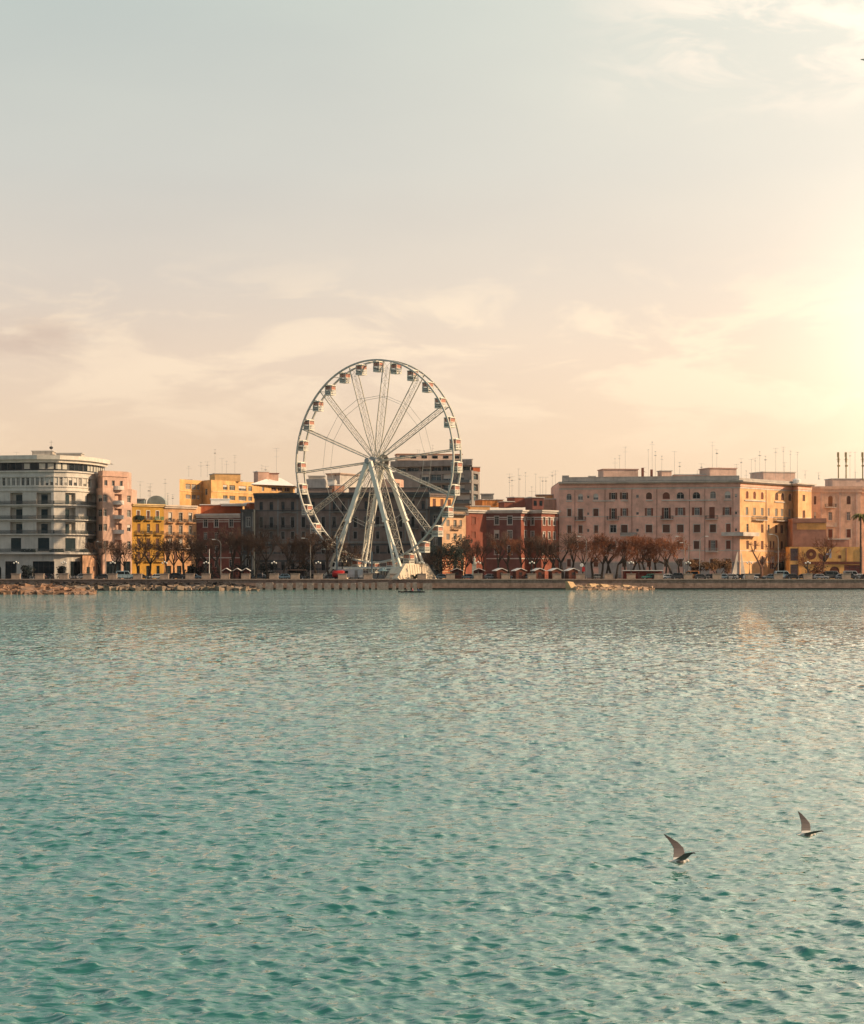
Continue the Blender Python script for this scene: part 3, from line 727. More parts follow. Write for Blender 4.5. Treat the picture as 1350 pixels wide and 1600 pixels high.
b = Bldg('town_house', 'golden stone house with rusticated lower floors, right of the wheel', [(691, 592), (727.8, 599.5)], 792, W_rus, back=10)
b.win([711], 5, [(812, 823), (833, 843)], style='glass', m1=M_glass2); b.win([(700, 5), (720, 4)], 0, [(812, 822), (834, 843)], style='shut', m1=M_shgrey); b.win([(711, 6), (722, 3.5)], 0, [(878, 900)], style='shop', arch=False)
b.finish(cornice=(.9, .9, W_dk2), parapet=.8)
b.balcony(693, 727, 803.5, m=M_dsur, slabm=W_dk2, dep=1.4); b.balcony(705, 717, 826, m=M_iron)
for k in range(10): b.pband('rusticated_band', 691, 728, 857+k*4.6, 860+k*4.6, .002, .1, wallm('dark red brick band', (.4, .14, .07), .3))
# --- white houses behind the palace
W_w1 = wallm('off white render', (.52, .48, .44), .4)
b = Bldg('house', 'plain off-white house standing behind the palace left of the wheel hub', [(476.5, 655), (508, 652), (524, 658)], 748, W_w1, ref=508, back=12, cat='building'); b.finish(parapet=.6); b.room(482, 507, 743, 750, 662, W_cream2, dep=5)
b.room(512, 523, 748, 757, 650, M_white, dep=2)
b = Bldg('house', 'off-white tower house with overhanging flat roof behind the palace', [(511, 690), (531, 686), (560, 697)], 739, W_w1, ref=531, back=12); b.win([(524, 2)], 0, [(741, 744)], style='glass'); b.finish(cornice=(.5, .8, wallm('peach trim', (.6, .45, .36), .2)))
b.antennas([(531, 730)], 700, 740, 2)
b = Bldg('house', 'peach house just under the wheel hub behind the palace', [(590, 640), (614, 634), (630, 642)], 748, wallm('peach render', (.65, .4, .3)), ref=614, back=10); b.win([(622, 5)], 0, [(754, 761)], style='glass'); b.finish(roof=True)
# --- big grey apartment tower behind
W_gt = wallm('grey brown concrete', (.27, .24, .22), .4); M_bl = mat('blue grey facade glass', (.07, .12, .14), .25, .5, .8)
b = Bldg('apartment_tower', 'tall grey apartment block with glazed balcony floors behind the wheel', [(610, 712), (737, 700), (749.5, 712)], 735, W_gt, ref=737, back=22)
for (px0, px1, t_, bb) in ((656, 671, 740, 751), (671, 690, 740, 751.5), (690, 709, 740, 752), (712, 726, 741, 752), (656, 671, 756, 768), (671, 690, 757, 769), (690, 708, 757, 769), (712, 727, 757, 769), (692, 709, 773, 784), (711, 735, 772, 785), (655, 690, 773, 785), (739, 748, 739, 748), (739, 748, 755, 766), (739, 748, 771, 782)):
    b.opening(b.u(px0+1), b.u(px1-1), b.z(bb), b.z(t_), 'glass', m1=M_bl, deep=.8)
b.finish(parapet=.4)
for py in (753.5, 769.5, 786): b.balcony(656, 736, py, solid=True, m=mat('grey blue balcony panel', (.13, .15, .155)), dep=1.2, h=.8); 
for (px, py) in ((665, 744), (682, 742), (700, 744), (705, 760), (668, 760), (718, 744)):
    b.pband('awning', px-4, px+4, py-3.5, py, .01, .9, mat('faded orange awning', (.55, .26, .13), .9))
up = Bldg('tmp', 'x', [(619, 712), (735, 702)], 727.5, W_gt, ref=735, back=18, z0=b.z1-.4); bpy.data.objects.remove(up.root); up.root = b.root; up.org = b.org
for i, (a, c) in enumerate(((621, 634), (637, 654), (658, 673), (675, 689), (691, 704), (706, 720), (722, 734))): up.opening(up.u(a), up.u(c), up.z0+.5, up.z1-.2, 'glass', m1=M_bl, deep=1.0)
up.finish(parapet=.2)
up = Bldg('tmp', 'x', [(611, 712), (738, 700)], 719, W_gt, ref=737, back=22, z0=wz(728, 703)); bpy.data.objects.remove(up.root); up.root = b.root; up.org = b.org; up.finish(parapet=.3)
up.P = [p-Vector((0, .8)) for p in up.P]; mb = MB(); up.band(mb, 0, up.cum[-1], up.z0-.01, up.z1+.2, -.2, .5); mb.build('parapet_band', W_gt, b.root, b.org)
b.room(617, 722, 709, 719.5, 712, wallm('peach white render', (.66, .48, .38), .3), rz=.1, dep=8, roofm=mat('terracotta roof edge', (.5, .2, .1)), wins=6)
b.room(722, 738, 717, 720, 706, W_rus, dep=4); b.room(736, 748, 729, 737, 716, W_or, rz=.3, dep=4)
b.antennas([(652, 702), (655, 703), (663, 704), (676, 695), (685, 703)], 716, 709, 5)
# --- maroon corner house with the bright red end
W_red = wallm('bright red render', (.28, .09, .06), .5); W_mr = wallm('plum maroon render', (.2, .085, .075), .4)
b = Bldg('town_house', 'red and plum maroon corner house with white cornice right of the wheel', [(728, 600), (760, 606), (814, 603), (826, 607), (846, 604), (872.5, 611)], 797, W_mr, ref=790, back=12)
wr = dict(style='glass', surround=M_corn)
b.win([(740, 6)], 0, [(808, 819), (831, 841)], style='shut', m1=M_shred, surround=W_red); b.win([(776, 6.5), (796.5, 7)], 0, [(806.5, 819.5), (829, 842), (852.5, 866)], **wr)
b.win([(821, 3.5)], 0, [(808, 820), (829, 843)], **wr); b.win([(832, 5)], 0, [(808, 820), (830, 842)], **wr)
b.win([(850, 3.5), (858, 3.5), (866, 3.5)], 0, [(808, 820), (831, 842), (853, 865)], **wr)
b.finish(cornice=(.9, .9, M_corn), parapet=.9)
mb = MB(); lb = (0, b.cum[1]); lit = 0
b.pband('string_course', 760, 873, 807.5, 809.5, .003, .05, M_corn); b.pband('string_course', 760, 873, 811, 812, .003, .05, M_corn); b.pband('string_course', 760, 873, 872, 873.5, .003, .08, M_corn)
b.balcony(819, 830, 846, m=M_iron)
wl_ = [o for o in bpy.data.objects if o.parent == b.root and o.name.startswith('wall')][0]
wl_.data.materials.append(W_red)
for p in wl_.data.polygons:
    xx = p.center.x+b.org[0]
    if p.normal.y < -.2 and (xx < b.P[1].x-.02 or xx > b.P[2].x): p.material_index = 1
b.room(730, 764, 790, 797, 618, W_lit, rz=.3, dep=4); b.room(746, 783, 780, 792, 632, wallm('orange flank render', (.62, .25, .08)), rz=.35, dep=6)
b.room(752, 771, 771, 782, 640, wallm('grey lift room', (.3, .29, .27)), dep=4)
b.room(783, 800, 783, 793, 612, W_red, rz=.3, dep=5); b.room(797, 824, 776, 792, 622, W_red, rz=.35, dep=6, roofm=M_white)
b.room(826, 846, 776.5, 796, 607, W_mar, rz=.3, dep=6, wins=2); b.room(846, 872, 779, 796, 626, wallm('peach render', (.65, .4, .3)), rz=.2, dep=6, roofm=M_white)
b.room(838, 864, 772.5, 781, 640, W_lit, dep=4)
b.antennas([(796, 740), (800, 744), (810, 732), (812, 742), (821, 738), (837, 740), (844, 745), (848, 745), (853, 745), (863, 737), (868, 735), (831, 760)], 630, 785, 11)
# --- the pink palazzo
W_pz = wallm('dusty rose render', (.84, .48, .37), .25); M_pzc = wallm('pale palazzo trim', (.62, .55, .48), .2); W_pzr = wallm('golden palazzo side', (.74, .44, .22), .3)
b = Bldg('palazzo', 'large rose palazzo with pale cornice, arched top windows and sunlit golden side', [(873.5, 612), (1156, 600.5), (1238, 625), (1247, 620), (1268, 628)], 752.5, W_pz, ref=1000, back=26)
top = dict(style='glass', arch=True, surround=None, m1=M_glass2)
b.win([889, 907, 931], 8, [(770.5, 780.5)], **top)
b.win([(958, 6.5), (975, 6.5)], 0, [(769.5, 780)], style='open', surround=(0, M_shbrown)); b.win([(1014, 9), (1125, 0)][:1], 0, [(769.5, 780)], style='shut', arch=True)
b.win([(1041, 11), (1063, 12), (1088, 12)], 0, [(769.5, 780)], style='shut', m1=M_shred, arch=True); b.win([(1114, 9), (1137, 9)], 0, [(768.5, 780)], style='glass', arch=True, m1=M_shgrey)
sp = dict(surround=M_pzc)
b.win([(889.5, 6), (931, 8)], 0, [(794.5, 806)], style='shut', **sp); b.win([(907, 7.5)], 0, [(794.5, 811.5)], style='shut', **sp)
b.win([(958, 6)], 0, [(794, 810.5)], style='open', surround=(0, M_shred)); b.win([(975.5, 6), (1014, 6.5)], 0, [(794, 806)], style='open', surround=(0, M_shred), m1=M_glass2)
b.win([(1041, 7)], 0, [(793.5, 810.5)], style='open', surround=(0, M_shred)); b.win([(1063, 8), (1089, 8), (1136, 7)], 0, [(793.5, 805.5)], style='open', surround=(0, M_shred), m1=M_glass2); b.win([(1112.5, 8.5)], 0, [(793, 810.5)], style='shut', m1=M_shred)
b.win([889.5, 907, 931.5], 6, [(820.5, 832.5)], style='shut', **sp); b.win([(958, 10), (975.5, 10), (1014, 10), (1041, 11), (1063, 10), (1089, 10), (1114, 9.5)], 0, [(820, 832)], style='shut', **sp); b.win([(1138, 7)], 0, [(819, 832)], style='shut', m1=M_shred, surround=M_pzc)
b.win([889.5, 907], 6, [(846, 858)], style='shut', **sp); b.win([(931, 8), (958, 8), (975.5, 7), (1014, 8), (1041, 10), (1063, 10), (1089, 10)], 0, [(845.5, 858)], style='shut', **sp); b.win([(1114, 7)], 0, [(844.5, 861)], style='open', surround=(0, M_shred), m1=M_glass2); b.win([(1138, 7)], 0, [(845, 858)], style='shut', m1=M_shred, surround=M_pzc)
b.win([(931, 7), (975.5, 7), (1014, 7), (1041, 7), (1063, 7), (1088, 9), (1114, 9), (1138, 9), (889, 6)], 0, [(873.5, 885.5)], style='shut', **sp)
b.win([(919, 3.5), (996, 4), (1150, 3.5)], 0, [(773, 778), (800, 804.5), (826, 831)], style='glass')
# sunlit side (rows are level with the front's)
rs = dict(m1=M_shbrown)
b.win([(1167.5, 4), (1179, 4), (1191, 4)], 0, [(768, 779.5)], style='shut', arch=True, m1=M_shred); b.win([(1213.5, 5), (1223, 5), (1238.5-4, 5)], 0, [(768, 779.5)], style='shut', arch=True)
b.win([(1167, 4), (1179, 4), (1191, 4), (1201, 3), (1213, 4), (1222, 4), (1234, 4)], 0, [(793, 805)], style='shut', m1=M_shgrey)
b.win([(1168, 3.5), (1191, 4), (1201, 3), (1213, 4), (1222, 5)], 0, [(819, 832)], style='shut', m1=M_shbrown)
b.win([(1168, 4), (1180, 4), (1191, 4), (1204, 3), (1209, 3), (1222, 4)], 0, [(845, 858)], style='shut', m1=M_shbrown)
b.win([(1191, 7), (1207, 8)], 0, [(868.5, 889)], style='glass', arch=True, m1=M_shbrown); b.win([(1222, 10)], 0, [(868, 893)], style='shop')
b.win([(1256, 4)], 0, [(770, 780), (795, 807)], style='shut', arch=False)
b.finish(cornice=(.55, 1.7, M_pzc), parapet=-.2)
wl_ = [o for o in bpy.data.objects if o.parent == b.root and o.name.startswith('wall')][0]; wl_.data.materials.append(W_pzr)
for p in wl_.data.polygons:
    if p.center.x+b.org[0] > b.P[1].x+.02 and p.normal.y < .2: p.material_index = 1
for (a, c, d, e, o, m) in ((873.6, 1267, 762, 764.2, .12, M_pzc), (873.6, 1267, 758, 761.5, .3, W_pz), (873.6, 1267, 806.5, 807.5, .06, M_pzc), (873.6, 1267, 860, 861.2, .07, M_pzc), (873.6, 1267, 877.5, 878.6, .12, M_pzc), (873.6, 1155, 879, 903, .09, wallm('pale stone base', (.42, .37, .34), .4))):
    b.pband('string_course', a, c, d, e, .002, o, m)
for px in (898, 945, 987, 1026, 1077, 1101, 1145): b.pband('drainpipe', px, px+.55, 764.5, 877, .002, .14, mat('brown drainpipe', (.28, .15, .11), .6))
for px in (1196.5, 1206.5): b.pband('drainpipe', px, px+.55, 764.5, 877, .002, .14, MATS['brown drainpipe'])
# parapet wall above the cornice
mb = MB(); b.band(mb, .8, b.cum[1]-.2, b.z1+.02, b.z1+1.35, -1.0, -.6); b.band(mb, .8, 2.8, b.z1+.02, b.z1+2.0, -1.2, -.5); b.band(mb, b.cum[1]+.2, b.cum[2], b.z1+.02, b.z1+.9, -1.3, -.9)
b.band(mb, .8, b.cum[1]-.2, b.z1+1.352, b.z1+1.5, -1.1, -.5)
mb.build('parapet', wallm('pale grey parapet', (.45, .4, .36), .5), b.root, b.org)
for (a, c) in ((884.5, 894), (902.5, 911.5), (926, 961), (970, 981), (1009, 1020), (1034, 1120), (1131, 1143), (1163, 1195), (1210, 1226)):
    b.pband('sill', a, c, 781.5, 783.2, .002, .3, M_pzc)
for (a, c, py) in ((899, 915, 812.5), (949, 967, 812), (1033, 1052, 811.5), (1103, 1122, 811.5), (1175, 1194, 812), (1209, 1230, 812), (1103, 1122, 862), ): b.balcony(a, c, py, m=M_iron if py < 850 else M_pzc, slabm=M_pzc, dep=1.2)
b.balcony(976-6, 1000-4, 837, m=wallm('grey terrace parapet', (.34, .31, .28), .5), slabm=M_pzc, dep=1.5, solid=True, h=.9)
b.balcony(1128, 1178, 837, m=M_pzc, slabm=M_pzc, dep=1.8, solid=True, h=.9); b.balcony(1210, 1236, 862, slabm=M_pzc, dep=1.2)
mb = MB(); u0 = b.u(1146); u1 = b.u(1160); zt = b.z(862)
mb.hexa([b.pos(u0-.6, GZ, 1.0), b.pos(u1+.4, GZ, 1.0), b.pos(u1, GZ, .01), b.pos(u0, GZ, .01), b.pos(u0+1.1, zt, .12), b.pos(u1-.9, zt, .12), b.pos(u1-.9, zt, .01), b.pos(u0+1.1, zt, .01)])
mb.build('buttress', M_pzc, b.root, b.org)
W_rr = wallm('rosy roof room render', (.62, .42, .34), .3)
b.room(939, 996, 732.5, 747, 618, W_rr, rz=.12, dep=8, roofm=mat('pink roof edge', (.5, .28, .22))); b.room(1031, 1048, 735, 747, 614, W_rr, rz=.2, dep=4)
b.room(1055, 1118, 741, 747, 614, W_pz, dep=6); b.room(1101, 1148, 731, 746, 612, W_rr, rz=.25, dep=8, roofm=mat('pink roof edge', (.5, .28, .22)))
b.room(1182, 1240, 737, 752, 634, W_rr, rz=.3, dep=9, roofm=M_pzc); b.room(921, 930, 743.5, 748, 613, M_pzc, dep=2)
mb = MB()
for px, tp in ((1004, 736.5), (1018, 739)): mb.box((wx(px, 615), 615, (wz(tp, 615)+b.z1)/2+.5), (.7, .7, wz(tp, 615)-b.z1+1))
mb.build('chimney', M_shred, b.root, b.org)
mb = MB()
mb.lathe([(.1, 0), (1.1, .1), (1.3, 1.6), (.6, 2)], (wx(1245, 626), 626, b.z1-.3), 10); mb.build('water_tank', M_white, b.root, b.org)
b.antennas([(961, 716), (968, 711), (977, 698), (1006, 730), (1013, 702), (1019, 690), (1024, 705), (1034, 712), (1054, 705), (1062, 722), (1090, 735), (1096, 724), (1113, 690), (1120, 702), (1125, 730), (1151, 725), (1158, 716), (1166, 735), (1174, 717), (1180, 715), (1187, 705), (1196, 712), (1212, 700), (1224, 698), (1226, 722), (1235, 704), (1246, 706), (1258, 735), (1279, 738)], 622, 748, 21)
# --- pinkish building at the right edge
W_pb = wallm('pinkish beige render', (.72, .46, .33), .3)
b = Bldg('apartment_building', 'pinkish beige building with wide entablature above the low yellow building', [(1266, 641), (1283, 640.5), (1345, 640), (1345.1, 646), (1420, 646)], 760, W_pb, ref=1300, back=20)
b.win([(1273.5, 3.5), (1326, 6.5)], 0, [(775, 788)], style='shut', arch=True, m1=M_shbrown); b.win([(1297.5, 7)], 0, [(774.5, 791)], style='shut', arch=True, m1=mat('orange brown shutters', (.35, .13, .05)))
b.win([(1273.5, 3.5), (1326, 6), (1297.5, 6)], 0, [(800, 813)], style='glass', m1=M_shgrey, surround=W_pb); b.win([(1297.5, 7), (1326, 7)], 0, [(827, 840)], style='shut', m1=M_shred, surround=M_pzc); b.win([(1360, 7), (1385, 7)], 0, [(775, 788), (800, 813), (827, 840)], style='shut', m1=M_shred)
b.finish(cornice=(1.8, .6, W_pb), parapet=.6); b.balcony(1289, 1306, 792.5, m=M_iron, slabm=M_pzc); b.balcony(1290, 1306, 822, m=M_pzc, slabm=M_pzc)
for a in (1281, 1311, 1337): b.pband('pilaster', a, a+3, 768.5, 860, .002, .15, W_rr)
b.room(1297, 1362, 747.5, 760.5, 650, W_rr, rz=.1, dep=8)
M_bam = mat('dry reed screen', (.35, .22, .1), .95, .3, 2)
b.antennas([(1328, 706), (1336, 706), (1336.5, 737), (1279.5, 742)], 650, 748, 31)
for px in (1310, 1322, 1348):
    x = wx(px, 650); mb = MB(); mb.tube((x, 650, wz(750, 650)), (x, 650, wz(707, 650)), .2, .16, 6)
    for k, (dz, r) in enumerate(((0, .42), (-1.6, .38), (-3.4, .5))): mb.box((x+.1*(k-1), 650, wz(709, 650)+dz-.3), (r*1.4, r*1.2, 1.5 if k < 2 else .5), k)
    mb.tube((x-.7, 650, wz(718, 650)), (x+.7, 650, wz(718, 650)), .06, .06, 4); mb.build('mast', mat('ochre mast paint', (.3, .22, .1), .8), b.root, b.org)
# --- brown flat-roofed hall and its lower wing
W_br = wallm('brown hall cladding', (.42, .2, .14), .2); W_oc = wallm('ochre hall render', (.72, .36, .12), .25)
b = Bldg('hall', 'brown flat-roofed hall with ochre band above the low yellow building', [(1238.5, 612), (1291, 611)], 810, W_br, back=20)
b.finish(parapet=.2); b.pband('fascia', 1238.5, 1291, 810, 816.5, .002, .5, W_br); b.pband('upper_band', 1245, 1291, 817.5, 827.5, .003, .12, W_oc); b.pband('pier', 1234.5, 1238.3, 812, 855, -.4, .35, M_pzc); b.pband('pier', 1291, 1292.5, 810, 855, -.4, .35, W_oc)
b = Bldg('hall_wing', 'low brown wing right of the brown hall', [(1292.6, 612), (1327, 612)], 841.5, W_br, back=15); b.finish(parapet=.2); b.pband('fascia', 1292.6, 1327, 841.5, 843, .002, .3, M_pzc)
# --- low yellow building with painted rings
W_ly = wallm('yellow ochre render', (.78, .42, .14), .25)
b = Bldg('pavilion', 'low yellow building with dark painted rings along the promenade', [(1234, 604), (1347, 603)], 854.5, W_ly, back=7.0)
b.win([(1241, 12)], 0, [(857, 876), (882, 900)], style='shop', m1=mat('striped grey glass', (.15, .1, .1), .4, .3, 3)); b.win([(1304, 15)], 0, [(885, 903)], style='shop', arch=True, m1=M_shred); b.win([(1332, 26)], 0, [(883, 898)], style='shop', m1=mat('deep red awning glass', (.2, .05, .04), .6))
b.finish(parapet=.3); b.pband('dark_band', 1255, 1347, 877.5, 881.5, .002, .25, mat('dark brown band', (.16, .055, .035))); b.pband('pier', 1321.5, 1322.8, 856, 877, .002, .2, W_br); b.pband('pier', 1346, 1347, 855, 900, .002, .3, W_br); b.pband('pier', 1247.5, 1249.5, 855, 900, .002, .2, W_oc)
def sign_ring(px, py, r0, r1, m, a0=0, a1=360, name='painted_ring'):
    mb = MB(); n = 24; uc = b.u(px); zc = b.z(py); k = b.dist(px)/F
    for i in range(n):
        t0, t1 = R(a0+(a1-a0)*i/n), R(a0+(a1-a0)*(i+1)/n)
        P = [(uc+r*k*math.cos(t), zc+r*k*math.sin(t)) for r, t in ((r0, t0), (r1, t0), (r1, t1), (r0, t1))]
        mb.hexa([b.pos(u_, z_, .003) for u_, z_ in P]+[b.pos(u_, z_, .06) for u_, z_ in P])
    mb.build(name, m, b.root, b.org)
M_sg = mat('dark brown sign paint', (.15, .05, .03)); M_sb = mat('pale blue sign paint', (.4, .42, .5)); M_sr = mat('red sign paint', (.5, .07, .03))
sign_ring(1267.5, 866, 2.6, 8.2, M_sg); sign_ring(1287, 867, 2.2, 8.2, M_sg, 160, 360); sign_ring(1304, 897, 3.5, 8.2, M_sg, 0, 180, 'painted_arch')
for a in ((1290, 1299, 864, 867, M_sb), (1296, 1299, 858, 872, M_sb), (1310, 1314.5, 867.5, 872.5, M_sg)): b.pband('painted_mark', a[0], a[1], a[2], a[3], .003, .05, a[4])
mb = MB(); mb.bar(b.pos(b.u(1306), b.z(863.5), .03), b.pos(b.u(1312), b.z(859.5), .03), .06, .28, (0, 1, 0)); mb.build('painted_mark', M_sr, b.root, b.org)

# ================================================================== the Ferris wheel
def ferris_wheel():
    d0 = 566.0; yaw = R(37.6); n = Vector((-math.sin(yaw), -math.cos(yaw), 0)); e = Vector((math.cos(yaw), -math.sin(yaw), 0)); zv = Vector((0, 0, 1))
    C = Vector((wx(588.3, d0), d0, wz(721, d0))); Rr = 159*d0/F-.2; W2 = 1.62
    base = Vector((C.x, C.y, GZ)); root = empty('ferris_wheel', base, label='tall white Ferris wheel with lattice spokes and hanging cabins on the quay', cat='ferris wheel')
    P = lambda r, a, o=0: C + e*(r*math.cos(a)) + zv*(r*math.sin(a)) + n*o
    og = tuple(base); NS = 14; ph = R(82); M_rim = mat('rim paint', (.5, .48, .43), .5, .06)
    mb = MB(); K = 112
    for o in (W2, -W2):
        mb = MB()
        for i in range(K): mb.bar(P(Rr, 2*math.pi*i/K, o), P(Rr, 2*math.pi*(i+1)/K+.002, o), .42, .42, n)
        mb.build('rim', M_rim, root, og)
    mb = MB()
    for i in range(28): a = ph+2*math.pi*i/28; mb.tube(P(Rr-.1, a, W2), P(Rr-.1, a, -W2), .09, None, 5)
    for i in range(28):
        a = ph+2*math.pi*(i+.5)/28; mb.tube(P(Rr-.15, a, W2), P(Rr-.15, a, W2-.35), .09, None, 5); mb.tube(P(Rr-.15, a, -W2), P(Rr-.15, a, -W2+.35), .09, None, 5)
    mb.build('cross_strut', M_steel, root, og)
    M_wire = mat('bracing steel', (.62, .58, .5), .5, .05)
    for i in range(NS):
        a = ph+2*math.pi*i/NS; mb = MB(); r0, r1 = 1.2, Rr-.2
        for o in (W2, -W2): mb.bar(P(r0, a, o*.55), P(r1*.33, a, o*.95), .2, .2, n); mb.bar(P(r1*.33, a, o*.95), P(r1, a, o), .2, .2, n)
        nb = 10
        for k in range(nb):
            ra, rb = r0+(r1-r0)*k/nb, r0+(r1-r0)*(k+1)/nb; wa = W2*min(1, .55+.45*k/3.2); wb = W2*min(1, .55+.45*(k+1)/3.2)
            mb.tube(P(ra, a, wa), P(rb, a, -wb), .045, None, 4, False); mb.tube(P(ra, a, -wa), P(rb, a, wb), .045, None, 4, False)
            mb.tube(P(rb, a, wb), P(rb, a, -wb), .045, None, 4, False)
        # shallow depth of the girder in the plane of the wheel
        for sg in (-1, 1):
            mb.tube(P(r0, a+sg*.25, 0), P(r1*.94, a+sg*.008, 0), .06, None, 4, False)
        mb.build('spoke', M_truss, root, og)
    for o in (W2, -W2):
        mb = MB()
        for i in range(NS): a = ph+2*math.pi*i/NS; b_ = ph+2*math.pi*(i+1)/NS; mb.tube(P(Rr*.65, a, o), P(Rr*.65, b_, o), .06, None, 4, False)
        mb.build('tension_ring', M_wire, root, og)
    # hub and its motor disc
    mb = MB(); mb.tube(C+n*3.9, C-n*3.9, .55, None, 14); mb.tube(C+n*1.9, C+n*1.1, 1.25, None, 18); mb.tube(C-n*1.1, C-n*1.9, 1.25, None, 18); mb.tube(C+n*3.9, C+n*4.2, .8, None, 12)
    hub = mb.build('hub', M_steel2, root, og)
    mb = MB(); mb.tube(C-n*2.6, C-n*2.95, 2.05, None, 24); mb.build('drive_disc', mat('brown grey disc paint', (.2, .17, .15), .6), hub, og)
    # A-frames
    def leg(top, foot, side):
        mb = MB(); mid = top.lerp(foot, .56); dd = (foot-top).normalized(); s = dd.cross(n).normalized()
        mb.bar(top, mid, 1.25, .8, n)
        for k in (-1, 1): mb.bar(mid+s*.12*k, foot+s*.95*k, .42, .7, n)
        mb.bar(mid-s*.85-dd*.25, mid+s*.85-dd*.25, .5, .9, n)
        for k in range(1, 5):
            q = mid.lerp(foot, k/4.6); h = .12+.83*k/4.6; mb.bar(q-s*h, q+s*h, .22, .5, n)
        mb.build('support_leg', M_steel, root, og)
    for (o, fo, fx, tx) in ((3.4, 4.6, 11.3, -.25), (-3.4, -6.2, 10.4, .2)):
        for sg in (-1, 1):
            top = C+n*o+zv*-.3+e*(sg*.5); foot = C+e*(sg*fx+tx)+n*fo; foot.z = GZ+3.0; leg(top, foot, sg)
    # upper collar stays
    mb = MB()
    for (o, fo) in ((3.4, 4.6), (-3.4, -6.2)):
        a_ = C+e*-9.0+n*fo*.9; b_ = C+e*-14.8+n*fo; mb.bar(Vector((C.x+(e*-11.5+n*fo).x, C.y+(e*-11.5+n*fo).y, GZ+3.2)), Vector((b_.x, b_.y, GZ+.4)), .5, .5)
    for (fo,) in ((4.6,), (-6.2,)):
        l_ = C+e*-11.6+n*fo; r_ = C+e*11.6+n*fo; mb.bar((l_.x, l_.y, GZ+3.1), (r_.x, r_.y, GZ+3.1), .5, .5)
    for ex in (-11.3, 11.3, 0): l_ = C+e*ex+n*4.6; r_ = C+e*ex-n*6.2; mb.bar((l_.x, l_.y, GZ+3.0), (r_.x, r_.y, GZ+3.0), .4, .45)
    mb.build('base_frame', M_steel, root, og)
    # ballast housings
    M_bal = mat('cream painted panel', (.72, .6, .46), .7, .08, streak=.3)
    for k, (ex, na, nb_, wd, ht) in enumerate(((11.0, 7.2, -9.0, 2.6, 4.2), (-11.2, 6.2, -7.8, 1.5, 1.5))):
        mb = MB(); z0 = GZ+.02; z1 = GZ+ht
        q = lambda f, o, z: Vector(((C+e*(ex+f)+n*o).x, (C+e*(ex+f)+n*o).y, z))
        sl_ = 3.4 if k == 0 else 1.2; zs_ = z1-.9 if k == 0 else z1
        for (oa, ob_, za0, za1) in ((na, na-sl_, z0+.5, z1), (na-sl_, -2.0, z1, z1-.2), (-2.0, -3.6, zs_, zs_), (-3.6, nb_+sl_, z1, z1), (nb_+sl_, nb_, z1, z0+.6)):
            mb.hexa([q(-wd, oa, z0), q(-wd, ob_, z0), q(wd, ob_, z0), q(wd, oa, z0), q(-wd*.75, oa, za0), q(-wd*.75, ob_, za1), q(wd*.75, ob_, za1), q(wd*.75, oa, za0)])
        for f in np.linspace(na-.8, nb_+.8, 15):
            zz = z1-.25 if nb_+sl_ < f < na-sl_ else z0+1.4
            for sg in (-1, 1): mb.bar(q(sg*wd*1.0, f, z0), q(sg*wd*.78, f, zz), .16, .16, e)
        mb.build('ballast_housing', M_bal, root, og)
    # loading platform with steps, railing and ticket counter
    mb = MB(); c = C+n*.4; c.z = 0
    for k in range(4): q = c+zv*(GZ+.25+.3*k); mb.bar(q-e*(6.4-k*.5), q+e*(6.4-k*.5), 7.5-k*.9, .28)
    mb.build('platform', mat('platform decking', (.3, .29, .28), .8), root, og)
    mb = MB()
    for sg in (-1, 1):
        for k in range(11):
            q = c+e*(-5+k)+n*sg*2.9; mb.tube((q.x, q.y, GZ+1.0), (q.x, q.y, GZ+2.4), .04, None, 4)
        a_ = c-e*5+n*sg*2.9; b_ = c+e*5+n*sg*2.9
        for z in (1.7, 2.4): mb.tube((a_.x, a_.y, GZ+z), (b_.x, b_.y, GZ+z), .045, None, 4)
    mb.build('platform_railing', M_steel, root, og)
    # cabins
    M_cg = mat('rose tinted acrylic', (.5, .23, .17), .3, .2, .5); M_cd = mat('dark cabin panel', (.10, .10, .11), .5)
    z0 = Vector((0, 0, 0)); me_sets = []
    mb = MB(); w = 1.02; mb.box((0, 0, -.38), (2.25, 2.25, .16)); mb.box((0, 0, -.24), (1.5, 1.5, .14)); mb.box((0, 0, -2.92), (2.1, 2.1, .16)); mb.tube((0, -W2+.3, -.1), (0, W2-.3, -.1), .1, None, 6)
    for sx in (-1, 1):
        for sy in (-1, 1): mb.tube((sx*w, sy*w, -2.9), (sx*w, sy*w, -.4), .07, None, 4)
    for z in (-1.55, -1.9, -2.3, -2.7):
        for sy in (-1, 1): mb.box((0, sy*w, z), (2.0, .08, .16)); 
        mb.box((w, 0, z), (.08, 2.0, .16))
    frame = mb
    gl = MB(); 
    for sy in (-1, 1): gl.box((.5, sy*(w-.06), -1.0), (.85, .04, 1.0)); gl.box((-.5, sy*(w-.06), -1.0), (.85, .04, 1.0))
    gl.box((w-.06, 0, -1.0), (.04, 1.9, 1.0))
    pn = MB(); pn.box((-w+.02, 0, -2.25), (.06, 1.95, 1.25)); pn.box((-w+.03, .5, -1.0), (.04, .9, 1.0)); pn.box((-.55, w-.08, -2.3), (.8, .05, 1.0)); pn.box((-.55, -w+.08, -2.3), (.8, .05, 1.0)); pn.box((0, 0, -2.45), (1.3, .5, .5)); pn.box((0, 0, -.55), (2, 2, .15))
    first = None
    for i in range(28):
        a = ph+2*math.pi*(i+.5)/28; p = P(Rr-.15, a)-base
        if first is None:
            f = frame.build('gondola', M_steel, root); f.rotation_euler = (0, 0, -yaw); f.location = p
            gg = gl.build('window', M_cg, f); pp = pn.build('panel', M_cd, f); first = f
        else:
            f = first.copy(); COL.objects.link(f); f.location = p
            for ch in (gg, pp): c2_ = ch.copy(); COL.objects.link(c2_); c2_.parent = f
ferris_wheel()

